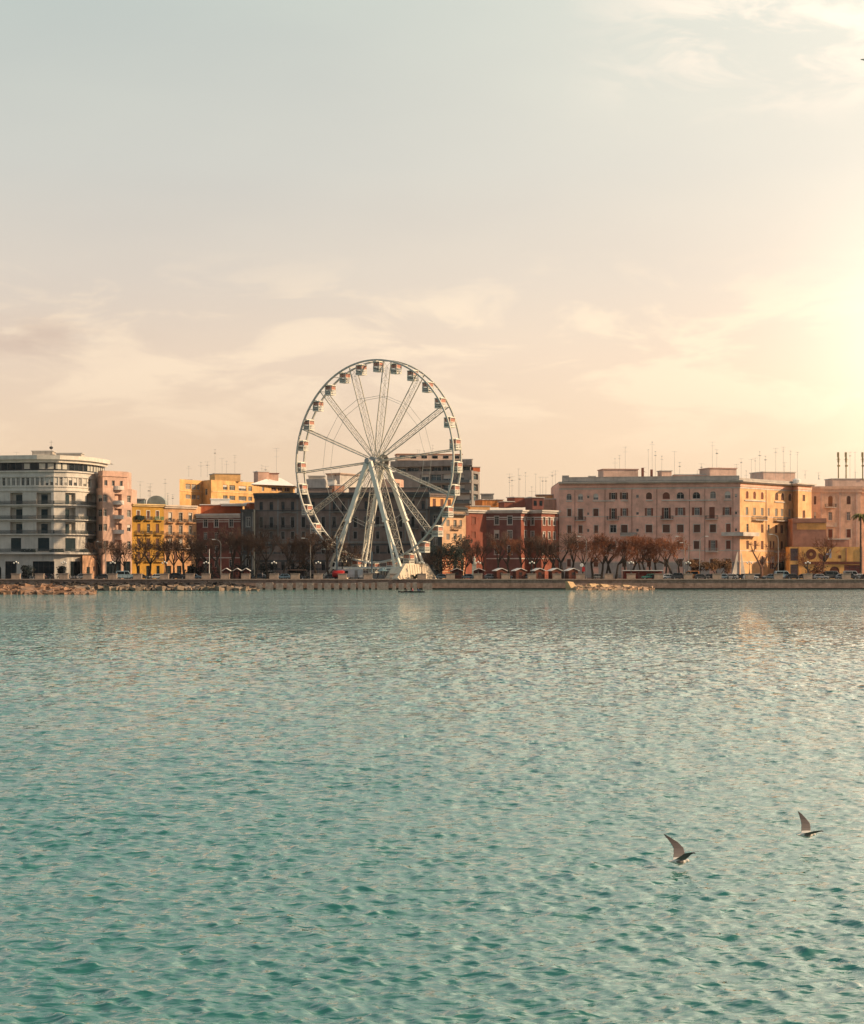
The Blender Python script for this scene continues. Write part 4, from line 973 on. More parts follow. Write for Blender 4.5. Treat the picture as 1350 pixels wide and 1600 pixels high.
# ================================================================== trees
M_bark = mat('plane bark', (.075, .058, .047), .95, .35, 2.5); M_twig = mat('bare twigs', (.115, .07, .052), .95, .25, .5); M_twig2 = mat('reddish dry twigs', (.27, .105, .055), .95, .3, .5)
def tree_mesh(seed, H, spread, lean=0, vase=.5, dens=3):
    rnd = random.Random(seed); tr = MB(); cr = MB()
    def perp(d):
        v = Vector((rnd.uniform(-1, 1), rnd.uniform(-1, 1), rnd.uniform(-1, 1))); return (v-d*v.dot(d)).normalized()
    def branch(p, d, L, r, lev):
        segs = 3 if lev < 2 else 2; q = p
        for k in range(segs):
            d2 = (d + perp(d)*rnd.uniform(.08, .28) + Vector((0, 0, .08))).normalized(); q2 = q + d2*L/segs
            ra, rb = r*(1-.35*k/segs), r*(1-.35*(k+1)/segs)
            (tr if lev < 2 else cr).tube(q, q2, ra, rb, 6 if lev < 2 else 3, False); q, d = q2, d2
            if lev >= 2 and lev < 5 and k < segs-1 and rnd.random() < .8:
                branch(q, (d+perp(d)*rnd.uniform(.5, .9)).normalized(), L*.55, rb*.5, lev+1)
        if lev >= 5 or L < .25: return
        for k in range(dens + (1 if lev == 0 or lev >= 3 else 0)):
            a = rnd.uniform(.3, .62) if lev else rnd.uniform(.35, .8)*vase*1.7
            branch(q, (d+perp(d)*a*1.3*spread).normalized(), L*rnd.uniform(.55, .8), max(.017, r*.55), lev+1)
    branch(Vector((0, 0, 0)), Vector((lean, 0, 1)).normalized(), H*.3, H*.021+.05, 0)
    return tr, cr
TM = []
for sd_, H, spd, ln, vs in ((3, 9.5, 1.0, .05, .45), (8, 9.0, 1.1, -.08, .5), (15, 10, .85, 0, .4), (22, 8.6, 1.15, .1, .55), (29, 9.6, 1.0, -.03, .5), (41, 9.2, .95, .06, .42)):
    tr, cr = tree_mesh(sd_, H, spd, ln, vs)
    top = max(v[2] for v in cr.v)
    TM.append((tr, cr, top))
tmesh = {}
def plane_tree(px, d, hpx, k, red, label, rz=0):
    tr, cr, top = TM[k]; h = hpx*d/F; sc_ = h/top
    key = (k, red)
    root = empty('plane_tree', (wx(px, d), d, GZ), rz, label=label, cat='tree', group='bare plane trees along the promenade')
    root.scale = (sc_*random.Random(px).uniform(.9, 1.15), sc_, sc_)
    if key not in tmesh:
        a = tr.build('trunk', M_bark, root); c = cr.build('crown', M_twig2 if red else M_twig, root); tmesh[key] = (a.data, c.data)
    else:
        for nm, me in zip(('trunk', 'crown'), tmesh[key]):
            o = bpy.data.objects.new(nm, me); COL.objects.link(o); o.parent = root
TR = [(159, 62, 0), (182, 56, 0), (199, 55, 0), (217, 60, 0), (233, 66, 0), (258, 68, 0), (271, 60, 0), (288, 68, 0), (318, 64, 0), (331, 66, 0), (346, 78, 0), (363, 82, 0), (374, 70, 0), (399, 62, 0), (418, 78, 0), (440, 56, 0), (462, 60, 0), (478, 70, 0), (494, 74, 0), (515, 66, 0), (548, 54, 0),
      (690, 52, 0), (742, 62, 0), (776, 74, 0), (812, 62, 1), (829, 66, 0), (846, 60, 0), (862, 70, 1), (880, 72, 0), (897, 74, 0), (911, 60, 1), (940, 64, 0), (955, 72, 1), (962, 64, 1), (986, 66, 1), (1000, 68, 1), (1008, 66, 1), (1028, 62, 1), (1040, 70, 1), (1052, 60, 1), (1266, 40, 1), (1284, 66, 1), (303, 58, 0), (386, 66, 0), (450, 64, 0), (530, 60, 0), (726, 50, 0), (757, 58, 0), (796, 64, 1), (838, 62, 0), (870, 66, 0), (926, 66, 1), (947, 66, 1), (975, 62, 1), (1015, 66, 1), (1062, 58, 1), (1208, 44, 1)]
labs = autolabels([('reddish ' if r_ else 'dark ')+('tall ' if h_ >= 70 else '')+'bare plane tree' for _, h_, r_ in TR], [a[0] for a in TR])
for i, ((px, h, red), lb) in enumerate(zip(TR, labs)):
    plane_tree(px, 566.5+((i*37) % 5)*.8, h+5, i % 6, red, lb, rz=(i*1.7) % 6.28)
# pollarded V-shaped tree by the parked cars
mb = MB(); d = 560.0; x = wx(1190, d)
pts = [((0, 0), (0, 3.2), .42, .36), ((0, 3.1), (-2.2, 7.0), .3, .2), ((0, 3.1), (1.7, 6.4), .26, .18), ((-2.2, 7), (-3.0, 9.4), .18, .08), ((-2.2, 7), (-1.4, 9.0), .14, .07), ((1.7, 6.4), (1.4, 8.8), .14, .06), ((1.7, 6.4), (2.8, 8.2), .12, .05), ((-1.2, 5.2), (-.3, 7.2), .1, .05)]
root = empty('pollarded_tree', (x, d, GZ), label='thick V-shaped pollarded tree among parked cars by the golden palazzo side', cat='tree')
for (a, c, r0, r1) in pts: mb.tube((a[0], 0, a[1]), (c[0], (c[0]-a[0])*.2, c[1]), r0, r1, 7)
mb.build('trunk', mat('sunlit bark', (.22, .11, .07), .9, .3, 3), root)
mb = MB(); rr = random.Random(6)
for k in range(150):
    c = rr.choice(((-3, 9.2), (-1.4, 9), (1.4, 8.7), (2.8, 8.1), (-2.3, 7.4))); a = rr.uniform(0, 6.28); L = rr.uniform(.4, 1.4)
    mb.tube((c[0], 0, c[1]), (c[0]+math.cos(a)*L, math.sin(a*3)*L*.5, c[1]+abs(math.sin(a))*L-.2), .035, .015, 3, False)
mb.build('crown', M_twig2, root)

# evergreens: leaf clumps scattered through a crown volume
def leafy(name, px, d, w_, h_, zb, col, label, cat, seed, n=1500, trunk=True, leaf=.22):
    rnd = random.Random(seed); root = empty(name, (wx(px, d), d, GZ), label=label, cat=cat); mb = MB()
    cl = [(rnd.uniform(-.8, .8)*w_/2, rnd.uniform(-.5, .5)*w_/2, zb+h_*rnd.uniform(.2, .85), rnd.uniform(.22, .42)*min(w_, h_)) for _ in range(10)]
    for i in range(n):
        cx, cy, cz, r = cl[rnd.randrange(len(cl))]
        u = Vector((rnd.gauss(0, 1), rnd.gauss(0, 1), rnd.gauss(0, 1))).normalized()*r*rnd.uniform(.5, 1.05)
        p = Vector((cx, cy, cz))+u*1.0; p.z = max(zb, min(zb+h_, p.z)); a = Vector((rnd.gauss(0, 1), rnd.gauss(0, 1), rnd.gauss(0, 1))).normalized()*leaf; b2 = a.orthogonal().normalized()*leaf*.7
        mb.quad(p-a, p+b2, p+a, p-b2)
    mb.build('crown' if trunk else 'foliage', mat('leaves '+name+str(round(col[0], 3)), col, .8, .5, .6), root)
    if trunk:
        t_ = MB()
        for k in range(3): t_.tube((0, 0, 0), (rnd.uniform(-.5, .5)*w_*.5, rnd.uniform(-.3, .3), zb+h_*.4), .16, .07, 6)
        t_.build('trunk', M_bark, root)
    return root
leafy('evergreen_tree', 1093, 567, 6.5, 3.6, 1.6, (.16, .075, .03), 'low russet evergreen tree before the palazzo, left one of a pair', 'tree', 1)
leafy('evergreen_tree', 1122, 567, 7.5, 4.0, 1.5, (.16, .075, .03), 'broader low russet evergreen tree before the palazzo corner', 'tree', 2, 1900)
leafy('evergreen_tree', 707, 563, 6.0, 7.5, 2.0, (.018, .03, .025), 'dark evergreen tree beside the right ballast housing of the wheel', 'tree', 3, 2200)
leafy('evergreen_tree', 722, 572, 4.0, 9.5, 3.0, (.018, .028, .024), 'slim dark evergreen tree before the golden rusticated house', 'tree', 4, 1500)
leafy('evergreen_tree', 684, 570, 4.5, 7.0, 2.0, (.016, .028, .028), 'dark evergreen tree just behind the wheel rim, left of the golden house', 'tree', 5, 1500)
for i, (px, w_, h_, dd) in enumerate(((43, 3, 3.5, 571), (99, 3, 3.2, 571), (418, 5, 4, 570), (470, 6, 4.5, 570), (540, 5, 4, 577), (380, 5, 4, 570), (600, 6, 3.5, 577), (640, 6, 4, 577), (328, 6, 5, 572), (300, 4, 4, 572))):
    lb = autolabels('dark rounded evergreen shrub', [43, 99, 418, 470, 540, 380, 600, 640, 328, 300])[i]
    r_ = leafy('shrub', px, dd, w_, h_, .2, (.015, .026, .028), lb, 'shrub', 20+i, 700, False); r_['group'] = 'dark shrubs along the promenade'
leafy('shrub', 1276, 562, 4.5, 5.0, .2, (.15, .05, .025), 'russet shrub standing before the painted rings of the yellow building', 'shrub', 41, 900, False)
leafy('shrub', 648, 556.5, 2.6, 1.3, .05, (.02, .03, .025), 'small dark clipped shrub at the foot of the wheel ballast housing', 'shrub', 42, 300, False)
# palm at the right edge
d = 568; x = wx(1345, d); root = empty('palm_tree', (x, d, GZ), label='tall palm tree at the right edge of the photo', cat='palm tree')
mb = MB(); H = wz(806, d)-GZ
for k in range(14): mb.tube((0, 0, H*k/14), (0, 0, H*(k+1)/14), .34-.008*k, .27-.008*k, 8)
mb.build('trunk', M_bark, root)
mb = MB(); rr = random.Random(3)
for k in range(34):
    a = k*2.4; up_ = rr.uniform(-.2, 1.0); p = Vector((0, 0, H)); v = Vector((math.cos(a), math.sin(a), up_)).normalized(); L = rr.uniform(2.2, 3.4)
    for sgm in range(6):
        q = p+v*L/6; sd2 = v.cross(Vector((0, 0, 1))).normalized(); wdt = .55*(1-sgm/7.5)
        mb.quad(p-sd2*wdt-Vector((0, 0, .12)), p, q, q-sd2*wdt*.85-Vector((0, 0, .12))); mb.quad(p, p+sd2*wdt-Vector((0, 0, .12)), q+sd2*wdt*.85-Vector((0, 0, .12)), q)
        p = q; v = (v+Vector((0, 0, -.3))).normalized()
mb.build('crown', mat('palm fronds', (.2, .17, .03), .7, .4, 1), root)

# ================================================================== promenade furniture
PIER = [-53, -16, 25, 62, 100, 137, 176, 215, 257, 297, 322, 352, 384, 398+2, 428, 461, 497, 535, 575, 616, 659, 704, 747, 790, 831, 870, 907, 951, 986, 1029, 1075, 1120, 1171, 1216, 1262, 1322-26+26, 1372]
PIER = [-53, -16, 25, 62, 100, 137, 176, 215, 257, 297, 322, 352, 384, 428, 461, 497, 535, 575, 616, 659, 704, 747, 790, 831, 870, 907, 951, 986, 1029, 1075, 1120, 1171, 1216, 1262, 1322, 1372]
dP = DQ+1.3
labs = autolabels('square stone parapet pier', PIER)
pm = None
for px, lb in zip(PIER, labs):
    root = empty('parapet_pier', (wx(px, dP), dP, GZ), label=lb, cat='pier', group='stone piers of the quay parapet')
    if pm is None:
        a = MB(); a.box((0, 0, .77), (2.25, 1.3, 1.24)); c = MB(); c.box((0, 0, 1.48), (2.45, 1.5, .18)); e_ = MB(); e_.box((0, 0, .18), (2.4, 1.45, .06))
        pm = [(n_, m_.build(n_, M_pier, root).data) for n_, m_, M_pier in (('shaft', a, mat('pale pier stone', (.42, .32, .25), .9, .2, 1.5, streak=.4)), ('cap', c, M_stone), ('plinth', e_, M_stone))]
    else:
        for n_, me in pm: o = bpy.data.objects.new(n_, me); COL.objects.link(o); o.parent = root
spans = list(zip(PIER, PIER[1:]))
labs = autolabels('iron railing span', [(a+c)/2 for a, c in spans])
for (a, c), lb in zip(spans, labs):
    x0, x1 = wx(a, dP)+1.3, wx(c, dP)-1.3
    if x1-x0 < .5: continue
    root = empty('quay_railing', ((x0+x1)/2, dP, GZ), label=lb, cat='railing', group='railing spans between the parapet piers')
    h = (x1-x0)/2; mb = MB(); 
    for z in (.55, 1.15): mb.tube((-h, 0, z), (h, 0, z), .035, None, 4)
    mb.build('rail', M_iron, root)
    n = max(2, int(h*2/1.3))
    for k in range(1, n): mb = MB(); xx = -h+2*h*k/n; mb.tube((xx, 0, .15), (xx, 0, 1.2), .045, .03, 5); mb.build('post', M_iron, root)
# three-globe lamps standing on piers
LAMP = [25, 100, 176, 257, 322, 428, 497, 575, 659, 747, 831, 986, 1075, 1171, 1262]
M_globe = mat('white lamp globe', (.8, .78, .72), .4, .03)
labs = autolabels('cast iron three-globe lamp', LAMP); first = None
for px, lb in zip(LAMP, labs):
    loc = (wx(px, dP), dP, GZ+1.57)
    if first: r_ = copy_tree(first); r_.location = loc; r_['label'] = lb; continue
    root = empty('globe_lamp', loc, label=lb, cat='lamp', group='three-globe lamps on the quay piers'); first = root
    mb = MB(); mb.lathe([(.22, 0), (.2, .15), (.1, .3), (.08, .9), (.12, 1.0), (.06, 1.1), (.05, 2.5), (.1, 2.6), (.03, 2.75)], n=8)
    mb.build('post', M_iron, root)
    for k in range(3):
        sx_ = (k-1)*.55; z = 2.75+(.3 if k == 1 else 0); mb = MB(); mb.tube((0, 0, 2.4), (sx_, 0, z-.25), .04, None, 5); mb.build('arm', M_iron, root)
        mb = MB(); mb.lathe([(.05, -.22), (.2, -.12), (.25, 0), (.2, .14), (.06, .22)], (sx_, 0, z), 8); mb.build('globe', M_globe, root, smooth=True)
# tall road lamps with one outreach arm
TALL = [(165, 846, 1), (345, 843, 1), (485, 841, 1), (916, 838, 1), (1069, 838, 1), (1080-4, 848, 1), (1216, 835, 1), (1094-1, 838, -1)]
labs = autolabels('tall thin road lamp with curved arm', [t_[0] for t_ in TALL])
for (px, py, sg), lb in zip(TALL, labs):
    d = 565; x = wx(px, d); H = wz(py, d)-GZ; root = empty('street_lamp', (x, d, GZ), label=lb, cat='street lamp', group='tall lamps along the seafront road')
    mb = MB(); mb.tube((0, 0, 0), (0, 0, H-1.2), .11, .07, 6); P = [(0, H-1.2), (-.25*sg, H-.5), (-.8*sg, H-.15), (-1.6*sg, H)]
    for (a, z), (c, z2) in zip(P, P[1:]): mb.tube((a, 0, z), (c, 0, z2), .055, None, 5)
    mb.build('pole', mat('galvanised pole', (.33, .32, .3), .5), root)
    mb = MB(); mb.box((-1.95*sg, 0, H+.03), (.85, .34, .2)); mb.build('lamp_head', M_white, root)
# flag poles by the wheel
for px, py, lb in ((526.5, 838, 'thick blue-grey pole standing before the left wheel legs'), (581, 862, 'thick blue-grey pole standing before the middle of the wheel'), (327, 858, 'thin white pole before the maroon house')):
    d = 556; mb = MB(); mb.tube((0, 0, 0), (0, 0, wz(py, d)-GZ), .24 if px > 400 else .1, .2 if px > 400 else .07, 8); mb.lathe([(.4, 0), (.4, .3), (.25, .4)], (0, 0, 0), 8)
    o = mb.build('pole', mat('blue grey pole paint', (.17, .21, .23), .5) if px > 400 else M_white); o.location = (wx(px, d), d, GZ); tag(o, lb, 'pole')
# round red and white sign
d = 556.2; x = wx(909, d); root = empty('road_sign', (x, d, GZ), label='round white and red sign on a post beside the last red kiosk', cat='sign')
mb = MB(); mb.tube((0, 0, 0), (0, 0, 4.1), .05, None, 6); mb.build('post', M_steel2, root)
mb = MB(); mb.tube((0, .03, 3.8), (0, -.03, 3.8), .5, None, 16); mb.build('disc', M_white, root); mb = MB(); mb.box((.45, 0, 2.7), (.75, .12, 1.2)); mb.build('red_board', mat('red enamel', (.5, .03, .03), .5), root)
# kiosks
M_hut = mat('dark red timber', (.06, .015, .014), .8, .2, 3); M_hut2 = mat('brown red timber', (.12, .035, .022), .8, .2, 3)
KI = [(354, 1, 0), (371, 1, 0), (385, 1, 0), (714, 0, 0), (748, 0, 0), (781, 0, 1), (811, 0, 2), (841, 0, 1), (867, 0, 2), (893, 0, 2)]
labs = autolabels('dark red kiosk with white roof', [k[0] for k in KI])
for (px, small, mm), lb in zip(KI, labs):
    d = 557.6 if not small else 556.5; wd = 2.7 if not small else 1.6; x = wx(px, d); root = empty('kiosk', (x, d, GZ), (.0 if px < 760 else .35), label=lb, cat='kiosk', group='red timber kiosks on the promenade')
    mb = MB(); h = 2.3; mb.box((0, 0, h/2), (wd, 2.4, h)); mb.sideprism([(-wd/2, h), (wd/2, h), (0, h+.55)], -1.2, 1.2); mb.build('wall', M_hut2 if mm else M_hut, root)
    mb = MB()
    for sg in (-1, 1): mb.bar((0, -1.5, 0), (0, 1.5, 0), 0.01, 0.01) if False else None; mb.hexa([(0, -1.5, h+.6), (sg*(wd/2+.35), -1.5, h-.08), (sg*(wd/2+.35), 1.5, h-.08), (0, 1.5, h+.6), (0, -1.5, h+.72), (sg*(wd/2+.35), -1.5, h+.04), (sg*(wd/2+.35), 1.5, h+.04), (0, 1.5, h+.72)])
    mb.build('roof', mat('white kiosk roof', (.8, .76, .72), .6), root)
    mb = MB(); mb.box((0, -1.23, 1.0), (.8, .06, 1.9)); mb.build('door', M_shred if small else M_hut, root)
    mb = MB(); mb.box((wd*.0, -1.25, 1.55), (wd*.3, .05, .6)); mb.build('hatch', M_dark, root)
# long market stall with a white roof
d = 564; x0, x1 = wx(972, d), wx(1036, d); root = empty('market_stall', ((x0+x1)/2, d, GZ), label='long low red market stall with thin white roof before the pink palazzo', cat='market stall')
h = (x1-x0)/2; mb = MB(); mb.box((0, 0, 2.35), (2*h, 2.6, .18)); mb.build('roof', M_white, root); mb = MB(); mb.box((0, .6, 1.15), (2*h-.6, 1.2, 2.2)); mb.build('wall', mat('red stall panel', (.3, .05, .035), .8), root)
for k in range(6): mb = MB(); mb.tube((-h+.2+k*(2*h-.4)/5, -1.1, 0), (-h+.2+k*(2*h-.4)/5, -1.1, 2.3), .06, None, 5); mb.build('post', M_iron, root)
# dark gazebo left of the wheel, open pavilion far right
d = 562; x0, x1 = wx(449, d), wx(478, d); root = empty('shelter', ((x0+x1)/2, d, GZ), label='low dark shelter with flat brownish roof left of the wheel', cat='shelter'); h = (x1-x0)/2
mb = MB(); mb.box((0, 0, 2.5), (2*h, 3, .2)); mb.build('roof', mat('brown shelter roof', (.2, .13, .11)), root); mb = MB(); mb.box((0, .8, 1.2), (2*h-.8, 1.2, 2.4)); mb.build('back_wall', mat('dark shelter panel', (.04, .03, .035)), root)
for k in range(3): mb = MB(); mb.tube((-h+.2+k*(h-.2), -1.2, 0), (-h+.2+k*(h-.2), -1.2, 2.4), .07, None, 5); mb.build('post', M_iron, root)
# pale statue on a tall pedestal
d = 562; root = empty('monument', (wx(741, d), d, GZ), label='pale stone statue on a tapering pedestal before the red house end', cat='monument')
mb = MB(); mb.box((0, 0, .3), (1.9, 1.9, .6)); mb.box((0, 0, 2.2), (1.45, 1.45, 3.2), 0, .72); mb.box((0, 0, 3.9), (1.2, 1.2, .2)); mb.build('pedestal', mat('pale green stone', (.42, .42, .36), .9, .15, 1, streak=.3), root)
mb = MB(); mb.lathe([(.34, 0), (.4, .3), (.3, .9), (.42, 1.35), (.36, 1.6), (.12, 1.72), (.2, 1.85), (.2, 2.0), (.08, 2.12)], (0, 0, 4.0), 10); mb.build('statue', MATS['pale green stone'], root, smooth=True)
# things at the foot of the wheel
d = 556.5; root = empty('container', (wx(547, d)+.0, d+1.5, GZ), label='white cabin trailer at the foot of the wheel behind the red tank', cat='trailer')
mb = MB(); mb.box((0, 0, 1.65), (6.6, 2.4, 2.3)); mb.build('body', mat('grey white trailer', (.5, .5, .5), .5), root); mb = MB(); mb.box((-1.2, -1.22, 1.9), (1.3, .05, .8)); mb.build('window', M_glass, root)
mb = MB(); mb.box((1.6, -1.22, 1.5), (.8, .05, 1.9)); mb.build('door', M_shgrey, root)
for k in range(3): mb = MB(); mb.box((-2.2+k*2.2, 0, .25), (.4, 1.8, .5)); mb.build('leg', M_iron, root)
root = empty('tank', (wx(529, 555.6), 555.9, GZ), label='red round-ended tank lying at the left foot of the wheel', cat='tank')
mb = MB(); mb.lathe([(.1, -1.7), (.7, -1.6), (.95, -1.2), (.95, 1.2), (.7, 1.6), (.1, 1.7)], (0, 0, 1.45), 12, 'x'); mb.build('barrel', mat('red tank paint', (.42, .02, .02), .4), root, smooth=True)
for k in (-1, 1): mb = MB(); mb.box((k*.9, 0, .3), (.25, 1.2, .6)); mb.build('cradle', M_iron, root)
root = empty('parasol', (wx(598, 556), 556, GZ), label='small blue-grey parasol before the middle of the wheel', cat='parasol')
mb = MB(); mb.tube((0, 0, 0), (0, 0, 3.3), .04, None, 5); mb.build('pole', M_iron, root); mb = MB(); mb.lathe([(1.6, 2.2), (.8, 2.75), (.05, 3.15)], n=8); mb.build('canopy', mat('blue grey canvas', (.14, .22, .25), .8), root)
# low hedge strip behind parapet near the wheel: dark planters
# concrete blocks below the promenade edge
BL = [(405, 12), (421, 14), (437, 13), (453, 11), (468, 13), (485, 12), (500, 8), (512, 12), (526, 9), (539, 10), (552, 10), (563, 8), (573, 8), (583, 7), (598, 20), (616, 7), (627, 10), (638, 8), (648, 8), (668, 17)]
labs = autolabels('grey concrete block in the water', [q[0] for q in BL]); rr = random.Random(12)
for (px, wd), lb in zip(BL, labs):
    d = DQ-2.2; mb = MB(); w2 = wd*d/F*.46; zt = 1.75+rr.uniform(-.12, .12)
    P8 = [(-w2, -.9, -.5), (w2, -.9, -.5), (w2, .9, -.5), (-w2, .9, -.5), (-w2+.12, -.78, zt), (w2-.1, -.8, zt+rr.uniform(-.1, .1)), (w2-.12, .8, zt), (-w2+.1, .8, zt)]
    mb.hexa(P8); o = mb.build('concrete_block', mat('weathered concrete', (.3, .25, .22), .9, .25, 1.4, streak=.5)); o.location = (wx(px, d), d, 0); tag(o, lb, 'block', 'concrete blocks at the foot of the quay')

# ------------------------------------------------------------------ rocks
def rocks(name, label, px0, px1, d0, d1, zlo, zhi, n, col, seed, size=(.7, 1.8), tail=0):
    rnd = random.Random(seed); mb = MB()
    for i in range(n):
        px = rnd.uniform(px0, px1); t_ = rnd.random(); d = d0+(d1-d0)*t_
        f = 1-max(0, (px-(px1-tail))/max(1, tail))*.75 if tail else 1
        r = rnd.uniform(*size)*.5*(.5+.5*f); c = Vector((wx(px, d), d, (zlo+(zhi-zlo)*t_*rnd.uniform(.6, 1))*f)); k = len(mb.v)
        s3 = Vector((rnd.uniform(.9, 1.7), rnd.uniform(.7, 1.2), rnd.uniform(.45, .8)))*r; q = rnd.uniform(0, 6.28); co, si = math.cos(q), math.sin(q)
        tx, tz = rnd.uniform(-.35, .35), rnd.uniform(-.3, .3)
        V8 = [Vector((a*s3.x*rnd.uniform(.7, 1.1), b_*s3.y*rnd.uniform(.7, 1.1), c_*s3.z*rnd.uniform(.7, 1.15))) for c_ in (-1, 1) for a, b_ in ((-1, -1), (1, -1), (1, 1), (-1, 1))]
        mb.hexa([c+Vector((v.x*co-v.y*si, v.x*si+v.y*co, v.z+tx*v.x+tz*v.y)) for v in V8])
    o = mb.build(name, mat('rock '+name+str(seed), col, .9, .45, .8)); tag(o, label, 'rocks', kind='stuff'); return o
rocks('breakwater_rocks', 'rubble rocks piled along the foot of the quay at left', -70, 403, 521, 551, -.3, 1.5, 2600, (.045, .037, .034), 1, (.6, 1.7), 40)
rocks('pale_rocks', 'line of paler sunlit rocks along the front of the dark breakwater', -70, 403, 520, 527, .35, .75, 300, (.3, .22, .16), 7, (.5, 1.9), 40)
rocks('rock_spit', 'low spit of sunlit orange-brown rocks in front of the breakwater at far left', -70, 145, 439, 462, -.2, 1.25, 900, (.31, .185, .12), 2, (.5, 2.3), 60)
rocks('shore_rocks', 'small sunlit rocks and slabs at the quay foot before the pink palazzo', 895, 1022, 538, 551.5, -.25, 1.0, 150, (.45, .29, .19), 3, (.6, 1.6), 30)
SL = [(893, 14, 2.2), (911, 15, 1.0), (929, 22, 1.6), (951, 17, 1.5), (966, 12, 1.1), (978, 14, 1.3), (993, 12, .9)]
labs = autolabels('flat sunlit stone slab leaning on the quay', [q[0] for q in SL]); rr = random.Random(5)
for (px, wd, h), lb in zip(SL, labs):
    d = 547; w2 = wd*d/F/2; mb = MB(); sk = rr.uniform(-1.2, .4)
    mb.hexa([(-w2, -2.5, -.4), (w2, -2.3, -.4), (w2, 1, -.4), (-w2, 1, -.4), (-w2*.8+sk, .2, h), (w2*.8+sk, .3, h*.9), (w2*.8+sk, 1.2, h*.9), (-w2*.8+sk, 1.2, h)])
    o = mb.build('stone_slab', mat('pale ochre slab', (.6, .4, .22), .9, .2, 1.2)); o.location = (wx(px, d), d, 0); o.rotation_euler = (0, 0, rr.uniform(.2, .6)); tag(o, lb, 'slab', 'stone slabs at the quay foot')

# ================================================================== vehicles
def car(px, d, col, kind, label, flip=False, rz=0, cname='white'):
    root = empty('parked_'+('van' if kind == 'van' else 'car'), (wx(px, d), d, GZ+.01), rz+(math.pi if flip else 0), label=label, cat='van' if kind == 'van' else 'car', group='cars parked behind the parapet')
    L, Wd, H = {'car': (4.1, 1.7, 1.45), 'suv': (4.4, 1.8, 1.75), 'van': (4.9, 1.95, 2.25)}[kind]
    pm_ = mat('car paint '+cname, col, .3, .05, spec=.6); h = L/2
    if kind == 'van': body = [(-h, .3), (h-.1, .3), (h, .85), (h-.25, 1.15), (h-1.0, 1.3), (h-1.7, H), (-h+.15, H), (-h, H-.3)]; glass = [(h-1.1, 1.32), (h-1.72, H-.14), (h-2.6, H-.14), (h-2.6, 1.32)]; g2 = [(-h+.3, 1.35), (-h+.3, H-.16), (h-2.75, H-.16), (h-2.75, 1.35)]
    else:
        wl = .88 if kind == 'car' else 1.05
        body = [(-h, .3), (h-.05, .3), (h, .62), (h-.15, wl-.08), (h-1.05, wl), (h-1.75, H), (-h+.75, H), (-h+.1, wl+.08), (-h, .7)]
        glass = [(h-1.2, wl+.02), (h-1.8, H-.1), (-.05, H-.1), (-.05, wl+.02)]; g2 = [(-h+.45, wl+.05), (-h+.85, H-.1), (-.15, H-.1), (-.15, wl+.02)]
    mb = MB(); mb.sideprism(body, -Wd/2, Wd/2); bo = mb.build('body', pm_, root)
    bv = bo.modifiers.new('round', 'BEVEL'); bv.width = .09; bv.segments = 2
    for g_ in (glass, g2): mb = MB(); mb.sideprism(g_, -Wd/2-.012, Wd/2+.012); mb.build('side_window', M_glass, root)
    mb = MB(); a, c = body[4], body[5]
    mb.hexa([(a[0]+.03, -Wd*.43, a[1]+.04), (a[0]+.03, Wd*.43, a[1]+.04), (a[0]-.02, Wd*.43, a[1]+.01), (a[0]-.02, -Wd*.43, a[1]+.01), (c[0]+.06, -Wd*.4, c[1]-.08), (c[0]+.06, Wd*.4, c[1]-.08), (c[0], Wd*.4, c[1]-.1), (c[0], -Wd*.4, c[1]-.1)]); mb.build('windscreen', M_glass, root)
    for sx_ in (-h+.8, h-.85):
        for sy in (-1, 1):
            mb = MB(); mb.tube((sx_, sy*Wd/2-.1*sy, .31), (sx_, sy*Wd/2+.03*sy, .31), .32, None, 14); wh = mb.build('wheel', mat('tyre rubber', (.02, .02, .02), .9), root)
            mb = MB(); mb.tube((sx_, sy*Wd/2, .31), (sx_, sy*(Wd/2+.045), .31), .18, None, 10); mb.build('rim', mat('alloy rim', (.5, .5, .5), .3, metal=.6), wh)
    for sy in (-1, 1):
        mb = MB(); mb.box((h-.03, sy*Wd*.36, .66), (.08, .3, .14)); mb.build('headlight', M_globe, root)
        mb = MB(); mb.box((-h+.02, sy*Wd*.38, .8), (.08, .22, .16)); mb.build('tail_light', mat('tail light red', (.4, .02, .02), .4), root)
cc = {'white': (.7, .69, .66), 'silver': (.4, .4, .4), 'dark grey': (.05, .055, .06), 'black': (.02, .02, .025), 'blue grey': (.1, .15, .19), 'red': (.45, .03, .02), 'green': (.05, .22, .17), 'pale blue': (.3, .4, .44), 'orange': (.6, .2, .03)}
CARS = [(160, 'dark grey', 'car'), (196, 'pale blue', 'van'), (222, 'dark grey', 'car'), (243, 'white', 'car'), (278, 'black', 'suv'), (305, 'blue grey', 'car'), (442, 'pale blue', 'car'), (466, 'dark grey', 'car'), (693, 'blue grey', 'car'), (729, 'pale blue', 'car'), (761, 'red', 'car'), (768, 'silver', 'car'), (1014, 'green', 'car'), (1046, 'white', 'car'), (1062, 'dark grey', 'suv'), (1078, 'orange', 'van'),
        (1096, 'dark grey', 'car'), (1112, 'black', 'car'), (1141, 'silver', 'car'), (1153, 'dark grey', 'car'), (1173, 'white', 'car'), (1203, 'blue grey', 'car'), (1225, 'pale blue', 'van'), (1240, 'black', 'car'), (1253, 'dark grey', 'car'), (1283, 'silver', 'car'), (1302, 'dark grey', 'van'), (1342, 'white', 'car'), (1357, 'black', 'car'), (118, 'dark grey', 'car')]
CARS = [c for c in CARS if c[0] != 118]+[(1031, 'black', 'car'), (1127, 'pale blue', 'car'), (1187, 'dark grey', 'car'), (1214, 'silver', 'car'), (1267, 'blue grey', 'car'), (1317, 'silver', 'car'), (1328, 'dark grey', 'suv'), (60, 'dark grey', 'car'), (520, 'dark grey', 'car')]
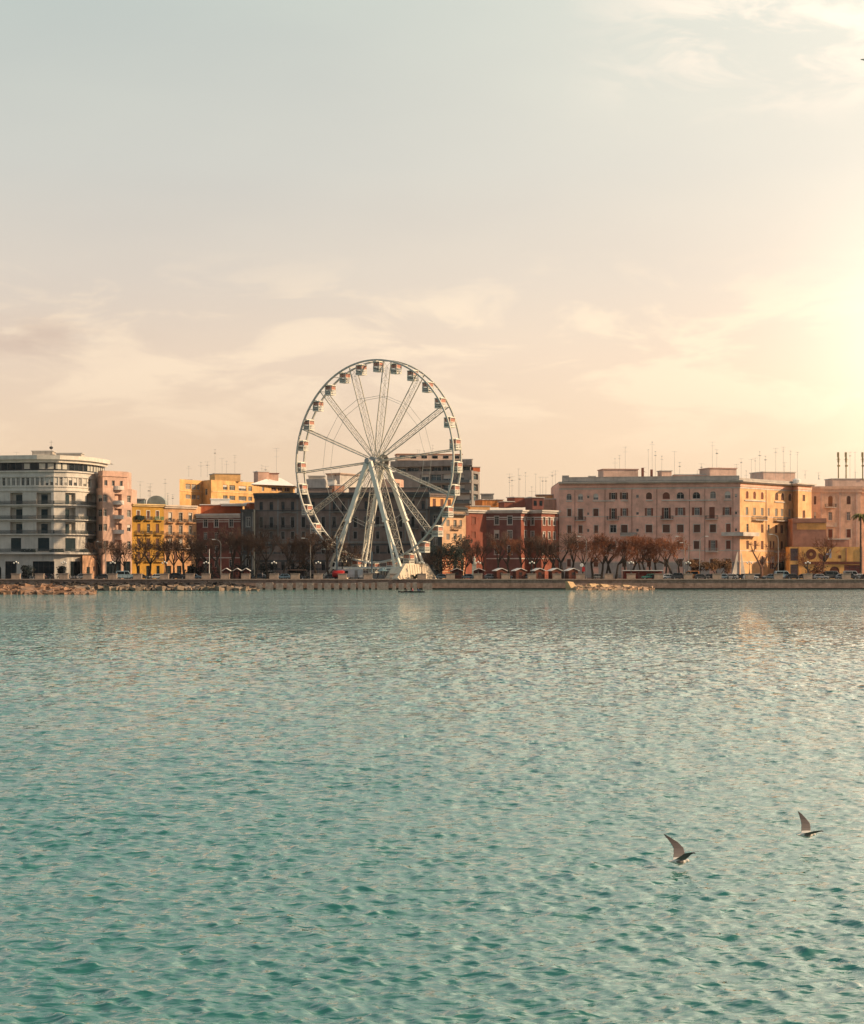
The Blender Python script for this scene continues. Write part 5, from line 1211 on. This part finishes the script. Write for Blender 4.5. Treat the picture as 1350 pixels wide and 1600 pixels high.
labs = autolabels([f'{c} parked {"van" if k == "van" else "car"}' for _, c, k in CARS], [c[0] for c in CARS])
for i, ((px, c, k), lb) in enumerate(zip(CARS, labs)): car(px, 559.2+(i*53 % 7)*.45, cc[c], k, lb, flip=i % 3 == 0, rz=((i*29) % 5-2)*.05, cname=c)
FAR = [(72, 'dark grey', 'car'), (132, 'silver', 'car'), (208, 'black', 'car'), (292, 'silver', 'car'), (404, 'blue grey', 'car'), (424, 'silver', 'van'), (490, 'dark grey', 'car'), (505, 'silver', 'car'), (706, 'dark grey', 'car'), (792, 'silver', 'car'), (822, 'blue grey', 'car'), (936, 'silver', 'car'), (1024, 'dark grey', 'car'), (1128, 'blue grey', 'car'), (1160, 'dark grey', 'car'), (1186, 'silver', 'car'), (1214, 'dark grey', 'car'), (1268, 'white', 'car'), (1314, 'blue grey', 'car'), (1332, 'silver', 'van')]
labs = autolabels([f'{c} {k} on the far road' for _, c, k in FAR], [c[0] for c in FAR])
for i, ((px, c, k), lb) in enumerate(zip(FAR, labs)):
    car(px, 574.6+(i % 2)*3.2, cc[c], k, lb.replace('the pink palazzo,', 'the palazzo,'), flip=i % 2 == 0, cname=c)
# scooters before the hotel
SC = [109, 113.5, 118, 122.5]
labs = ['scooter parked before the curved hotel, '+ORD[i]+' from left in the row' for i in range(4)]
for px, lb in zip(SC, labs):
    d = 558; root = empty('scooter', (wx(px, d), d, GZ), .5, label=lb, cat='scooter', group='scooters parked before the hotel')
    mb = MB(); mb.hexa([(-.5, -.12, .35), (.1, -.14, .3), (.1, .14, .3), (-.5, .12, .35), (-.65, -.1, .8), (0, -.1, .78), (0, .1, .78), (-.65, .1, .8)]); mb.bar((.1, 0, .32), (.45, 0, .32), .3, .06); mb.bar((.45, 0, .35), (.6, 0, 1.0), .3, .06); mb.build('body', mat('scooter paint', (.25, .25, .27), .4), root)
    mb = MB(); mb.bar((-.65, 0, .84), (0, 0, .82), .22, .1); mb.build('seat', M_iron, root); mb = MB(); mb.tube((.56, -.3, 1.08), (.56, .3, 1.08), .03, None, 5); mb.build('handlebar', M_iron, root)
    for xx in (-.5, .65): mb = MB(); mb.tube((xx, -.05, .24), (xx, .05, .24), .24, None, 12); mb.build('wheel', MATS['tyre rubber'], root)

# ================================================================== rowing boat, people, gulls
def skinned(name, pts, edges, rad, m, parent=None, loc=(0, 0, 0), rz=0, lev=1, heads=()):
    """one continuous body grown over a skeleton"""
    me = bpy.data.meshes.new(name); me.from_pydata(pts, edges, []); o = bpy.data.objects.new(name, me); COL.objects.link(o)
    sk = o.modifiers.new('skin', 'SKIN'); sk.use_smooth_shade = True
    if not me.skin_vertices: me.skin_vertices_new() if hasattr(me, 'skin_vertices_new') else None
    for v, r in zip(me.skin_vertices[0].data, rad): v.radius = (r, r) if not isinstance(r, tuple) else r
    me.skin_vertices[0].data[0].use_root = True
    sb = o.modifiers.new('sub', 'SUBSURF'); sb.levels = sb.render_levels = lev
    me.materials.append(m); o.location = loc; o.rotation_euler = (0, 0, rz)
    if parent: o.parent = parent
    return o
M_skin = mat('skin', (.45, .26, .19), .7, .05)
def banded(name, bands):
    """body material: colour by height on the figure itself"""
    if name in MATS: return MATS[name]
    m = bpy.data.materials.new(name); m.use_nodes = True; MATS[name] = m; t = NT(m.node_tree); b_ = m.node_tree.nodes['Principled BSDF']; b_.inputs['Roughness'].default_value = .8
    s_ = t.new('ShaderNodeSeparateXYZ'); t.put(s_.inputs[0], t.new('ShaderNodeTexCoord').outputs['Object']); t.put(b_.inputs['Base Color'], t.ramp(t.m('DIVIDE', s_.outputs[2], 2.0), bands, 'CONSTANT')); return m
db = 478.0; bx = wx(643, db); broot = empty('rowing_boat', (bx, db, 0), .0, label='low dark rowing boat with spread oars on the water below the wheel', cat='rowing boat')
mb = MB(); K = 12; Lb = 3.0
for k in range(K):
    def sec(i):
        t_ = -1+2*i/K; w_ = .42*(1-abs(t_)**2.4)+.02; x = t_*Lb; sh = .08*t_*t_; return [(x, -w_, .30+sh), (x, -w_*.6, .02), (x, w_*.6, .02), (x, w_, .30+sh)]
    a, c = sec(k), sec(k+1)
    for j in range(3): mb.quad(a[j], c[j], c[j+1], a[j+1])
    mb.quad((a[0][0], a[0][1], a[0][2]-.06), (a[3][0], a[3][1], a[3][2]-.06), (c[3][0], c[3][1], c[3][2]-.06), (c[0][0], c[0][1], c[0][2]-.06))
mb.build('hull', mat('dark hull paint', (.03, .04, .05), .5), broot)
for k, (xo, dx) in enumerate(((-.9, -1.9), (1.2, 1.9))):
    for sg in (-1, 1):
        mb = MB(); a = Vector((xo, sg*.2, .55)); c = Vector((xo+dx*1.0, sg*2.6, .06)); mb.tube(a, c, .035, None, 5); mb.bar(c-(c-a).normalized()*.55, c, .2, .04); mb.build('oar', mat('oar wood', (.12, .1, .09), .6), broot)
for k, (xo, shirt, txt, lean) in enumerate(((-1.0, (.02, .02, .025), 'rower in dark top sitting at the left end of the boat', .1), (.35, (.45, .09, .12), 'rower in red-pink top sitting in the middle of the boat', .16), (1.45, (.01, .04, .18), 'rower in navy blue top sitting at the right end of the boat', .05))):
    m = banded('rower clothes '+str(k), [(0, (.03, .03, .04, 1)), (.15, (*shirt, 1)), (.375, (*M_skin.node_tree.nodes['Color Ramp'].color_ramp.elements[0].color[:3], 1)), (.455, (.03, .02, .015, 1))])
    pts = [(0, 0, .12), (.02, 0, .35), (.05+lean*.5, 0, .58), (.06+lean*.5, 0, .70), (.07+lean*.6, 0, .80), (.08+lean*.6, 0, .94),
           (.05+lean*.5, -.2, .6), (.22, -.26, .4), (.48, -.16, .42), (.05+lean*.5, .2, .6), (.22, .26, .4), (.48, .16, .42),
           (.3, -.12, .22), (.62, -.12, .3), (.85, -.12, .1), (.3, .12, .22), (.62, .12, .3), (.85, .12, .1)]
    ed = [(0, 1), (1, 2), (2, 3), (3, 4), (4, 5), (2, 6), (6, 7), (7, 8), (2, 9), (9, 10), (10, 11), (0, 12), (12, 13), (13, 14), (0, 15), (15, 16), (16, 17)]
    rad = [.15, .14, .16, .06, .1, .08, .07, .05, .035, .07, .05, .035, .09, .07, .05, .09, .07, .05]
    o = skinned('person', pts, ed, rad, m, None, (bx+xo, db, .12), math.pi if k < 2 else 0); tag(o, txt, 'person', 'rowers in the boat')
# people strolling on the promenade
PPL = [(84, .03), (236, .05), (410, .04), (590, .03), (605, .3), (697, .25), (1138, .04), (1146, .06), (1112, .25)]
labs = autolabels('small person in dark clothes', [p[0] for p in PPL])
for i, ((px, c), lb) in enumerate(zip(PPL, labs)):
    m = banded('walker clothes '+str(i % 4), [(0, (.03, .03, .045, 1)), (.42, ((.05, .05, .06, 1), (.2, .06, .05, 1), (.12, .12, .14, 1), (.04, .05, .08, 1))[i % 4]), (.745, (.4, .24, .18, 1)), (.84, (.03, .02, .015, 1))])
    w_ = .12 if i % 2 else .2
    pts = [(0, 0, .92), (0, 0, 1.15), (0, 0, 1.38), (0, 0, 1.5), (.02, 0, 1.58), (.02, 0, 1.7), (-.03, -.2, 1.38), (-.05, -.25, 1.1), (.06, -.24, .85), (-.03, .2, 1.38), (0, .25, 1.1), (.1, .22, .87), (w_*.5, -.09, .5), (w_, -.1, .06), (w_+.14, -.1, .04), (-w_*.3, .09, .5), (-w_, .1, .06), (-w_+.14, .1, .04)]
    ed = [(0, 1), (1, 2), (2, 3), (3, 4), (4, 5), (2, 6), (6, 7), (7, 8), (2, 9), (9, 10), (10, 11), (0, 12), (12, 13), (13, 14), (0, 15), (15, 16), (16, 17)]
    rad = [.15, .13, .15, .06, .095, .08, .06, .045, .035, .06, .045, .035, .075, .05, .035, .075, .05, .035]
    o = skinned('person', pts, ed, rad, m, None, (wx(px, 555.9), 555.9, GZ+.0), (i*1.3) % 6.28); tag(o, lb, 'person', 'people on the promenade')

# gulls -------------------------------------------------------------
gm = bpy.data.materials.new('gull plumage'); gm.use_nodes = True; t = NT(gm.node_tree); bs = gm.node_tree.nodes['Principled BSDF']; bs.inputs['Roughness'].default_value = .8
ob_ = t.new('ShaderNodeTexCoord').outputs['Object']; s_ = t.new('ShaderNodeSeparateXYZ'); t.put(s_.inputs[0], ob_); X_, Y_, Z_ = s_.outputs
wing = t.m('GREATER_THAN', t.m('ADD', t.m('ABSOLUTE', Y_), 0.0), .052)
span = t.ramp(t.m('DIVIDE', t.m('ABSOLUTE', Y_), .42, clamp=True), [(.0, (.22, .19, .17, 1)), (.4, (.13, .105, .10, 1)), (.75, (.055, .043, .04, 1)), (.9, (.03, .025, .025, 1))])
bodyc = t.ramp(t.m('ADD', t.m('MULTIPLY', X_, 2.2), .5, clamp=True), [(.0, (.04, .035, .03, 1)), (.12, (.6, .55, .5, 1)), (.5, (.72, .68, .62, 1)), (.86, (.66, .6, .54, 1)), (.93, (.12, .04, .03, 1))])
t.put(bs.inputs['Base Color'], t.mix(wing, bodyc, span))
def gull(loc, rz, sc_, label, near, far):
    """body along +X; near/far wings as (joint points, chords)"""
    mb = MB(); prof = [(.003, -.2), (.018, -.18), (.03, -.12), (.056, -.05), (.066, .01), (.06, .06), (.042, .1), (.036, .12), (.037, .145), (.03, .165), (.008, .175), (.005, .2), (.001, .212)]
    mb.lathe(prof, (0, 0, 0), 12, 'x')
    for i, v in enumerate(mb.v):
        x = v[0]; z = v[2]*(.9 if v[2] < 0 else .8)+(.018 if x > .1 else 0)-(.3*max(0, x-.17))
        y = v[1]*(1.0+(1.6 if x < -.15 else 0)); mb.v[i] = (x, y, z if x > -.15 else z*.5)
    for joints in (near, far):
        for (p0, c0), (p1, c1) in zip(joints, joints[1:]):
            p0, p1 = Vector(p0), Vector(p1); t0, t1 = .012, .007
            d = (p1-p0).normalized(); nrm = d.cross(Vector((1, 0, 0))).normalized()
            f = lambda p, c, k, t_: [p+Vector((c*.45, 0, 0))-nrm*t_, p-Vector((c*.55, 0, 0))-nrm*t_*.4, p-Vector((c*.55, 0, 0))+nrm*t_*.4, p+Vector((c*.45, 0, 0))+nrm*t_]
            A, B = f(p0, c0, 0, t0), f(p1, c1, 0, t1); mb.hexa([A[0], A[1], A[2], A[3], B[0], B[1], B[2], B[3]])
    o = mb.build('gull', gm); rm = o.modifiers.new('merge', 'REMESH'); rm.mode = 'VOXEL'; rm.voxel_size = .0045; rm.use_smooth_shade = True
    sm_ = o.modifiers.new('smooth', 'SMOOTH'); sm_.iterations = 2; sm_.factor = .5
    o.location = loc; o.rotation_euler = (R(-2), R(2), rz); o.scale = (sc_,)*3; tag(o, label, 'gull', 'gulls flying over the bay'); return o
far1 = [((.0, .02, .02), .19), ((.03, .12, .13), .19), ((.03, .19, .21), .175), ((-.04, .25, .30), .135), ((-.13, .31, .37), .075), ((-.21, .35, .43), .015)]
near1 = [((.0, -.02, .02), .17), ((.07, -.11, .09), .15), ((.12, -.17, .15), .13), ((.18, -.26, .18), .07), ((.21, -.33, .17), .015)]
gull((wx(1061, 36.7), 36.7, wz(1346, 36.7)), R(4), 1.02, 'nearer grey and white gull flying right with wing raised, lower of two', near1, far1)
far2 = [((.0, .02, .02), .18), ((.02, .1, .13), .18), ((.02, .15, .21), .165), ((-.02, .19, .29), .12), ((-.07, .22, .37), .065), ((-.12, .24, .43), .012)]
near2 = [((.0, -.02, .02), .17), ((.09, -.14, .06), .14), ((.15, -.22, .09), .12), ((.2, -.31, .11), .07), ((.23, -.38, .10), .015)]
gull((wx(1260, 39), 39, wz(1304.5, 39)), R(3), .97, 'smaller gull flying right close above the bright water at right, upper of two', near2, far2)
gull((wx(1358, 50), 50, wz(93, 50)), R(-8), 1.0, 'gull high in the sky cut off by the right picture edge', [((.0, -.02, .01), .18), ((.03, -.2, .04), .14), ((-.06, -.42, .02), .02)], [((.0, .02, .01), .18), ((.03, .2, .04), .14), ((-.06, .42, .02), .02)])

# ------------------------------------------------------------------ haze over the bay
hz = MB(); hz.hexa([(-900, -60, -7), (900, -60, -7), (900, 1300, -7), (-900, 1300, -7), (-900, -60, 75), (900, -60, 75), (900, 1300, 75), (-900, 1300, 75)])
hm = bpy.data.materials.new('haze'); hm.use_nodes = True; nt_ = hm.node_tree; nt_.nodes.clear()
pv = nt_.nodes.new('ShaderNodeVolumePrincipled'); pv.inputs['Color'].default_value = (1, .9, .8, 1); pv.inputs['Density'].default_value = 0.00005; pv.inputs['Anisotropy'].default_value = .9
oo = nt_.nodes.new('ShaderNodeOutputMaterial'); nt_.links.new(pv.outputs[0], oo.inputs['Volume'])
tag(hz.build('haze', hm), kind='stuff')
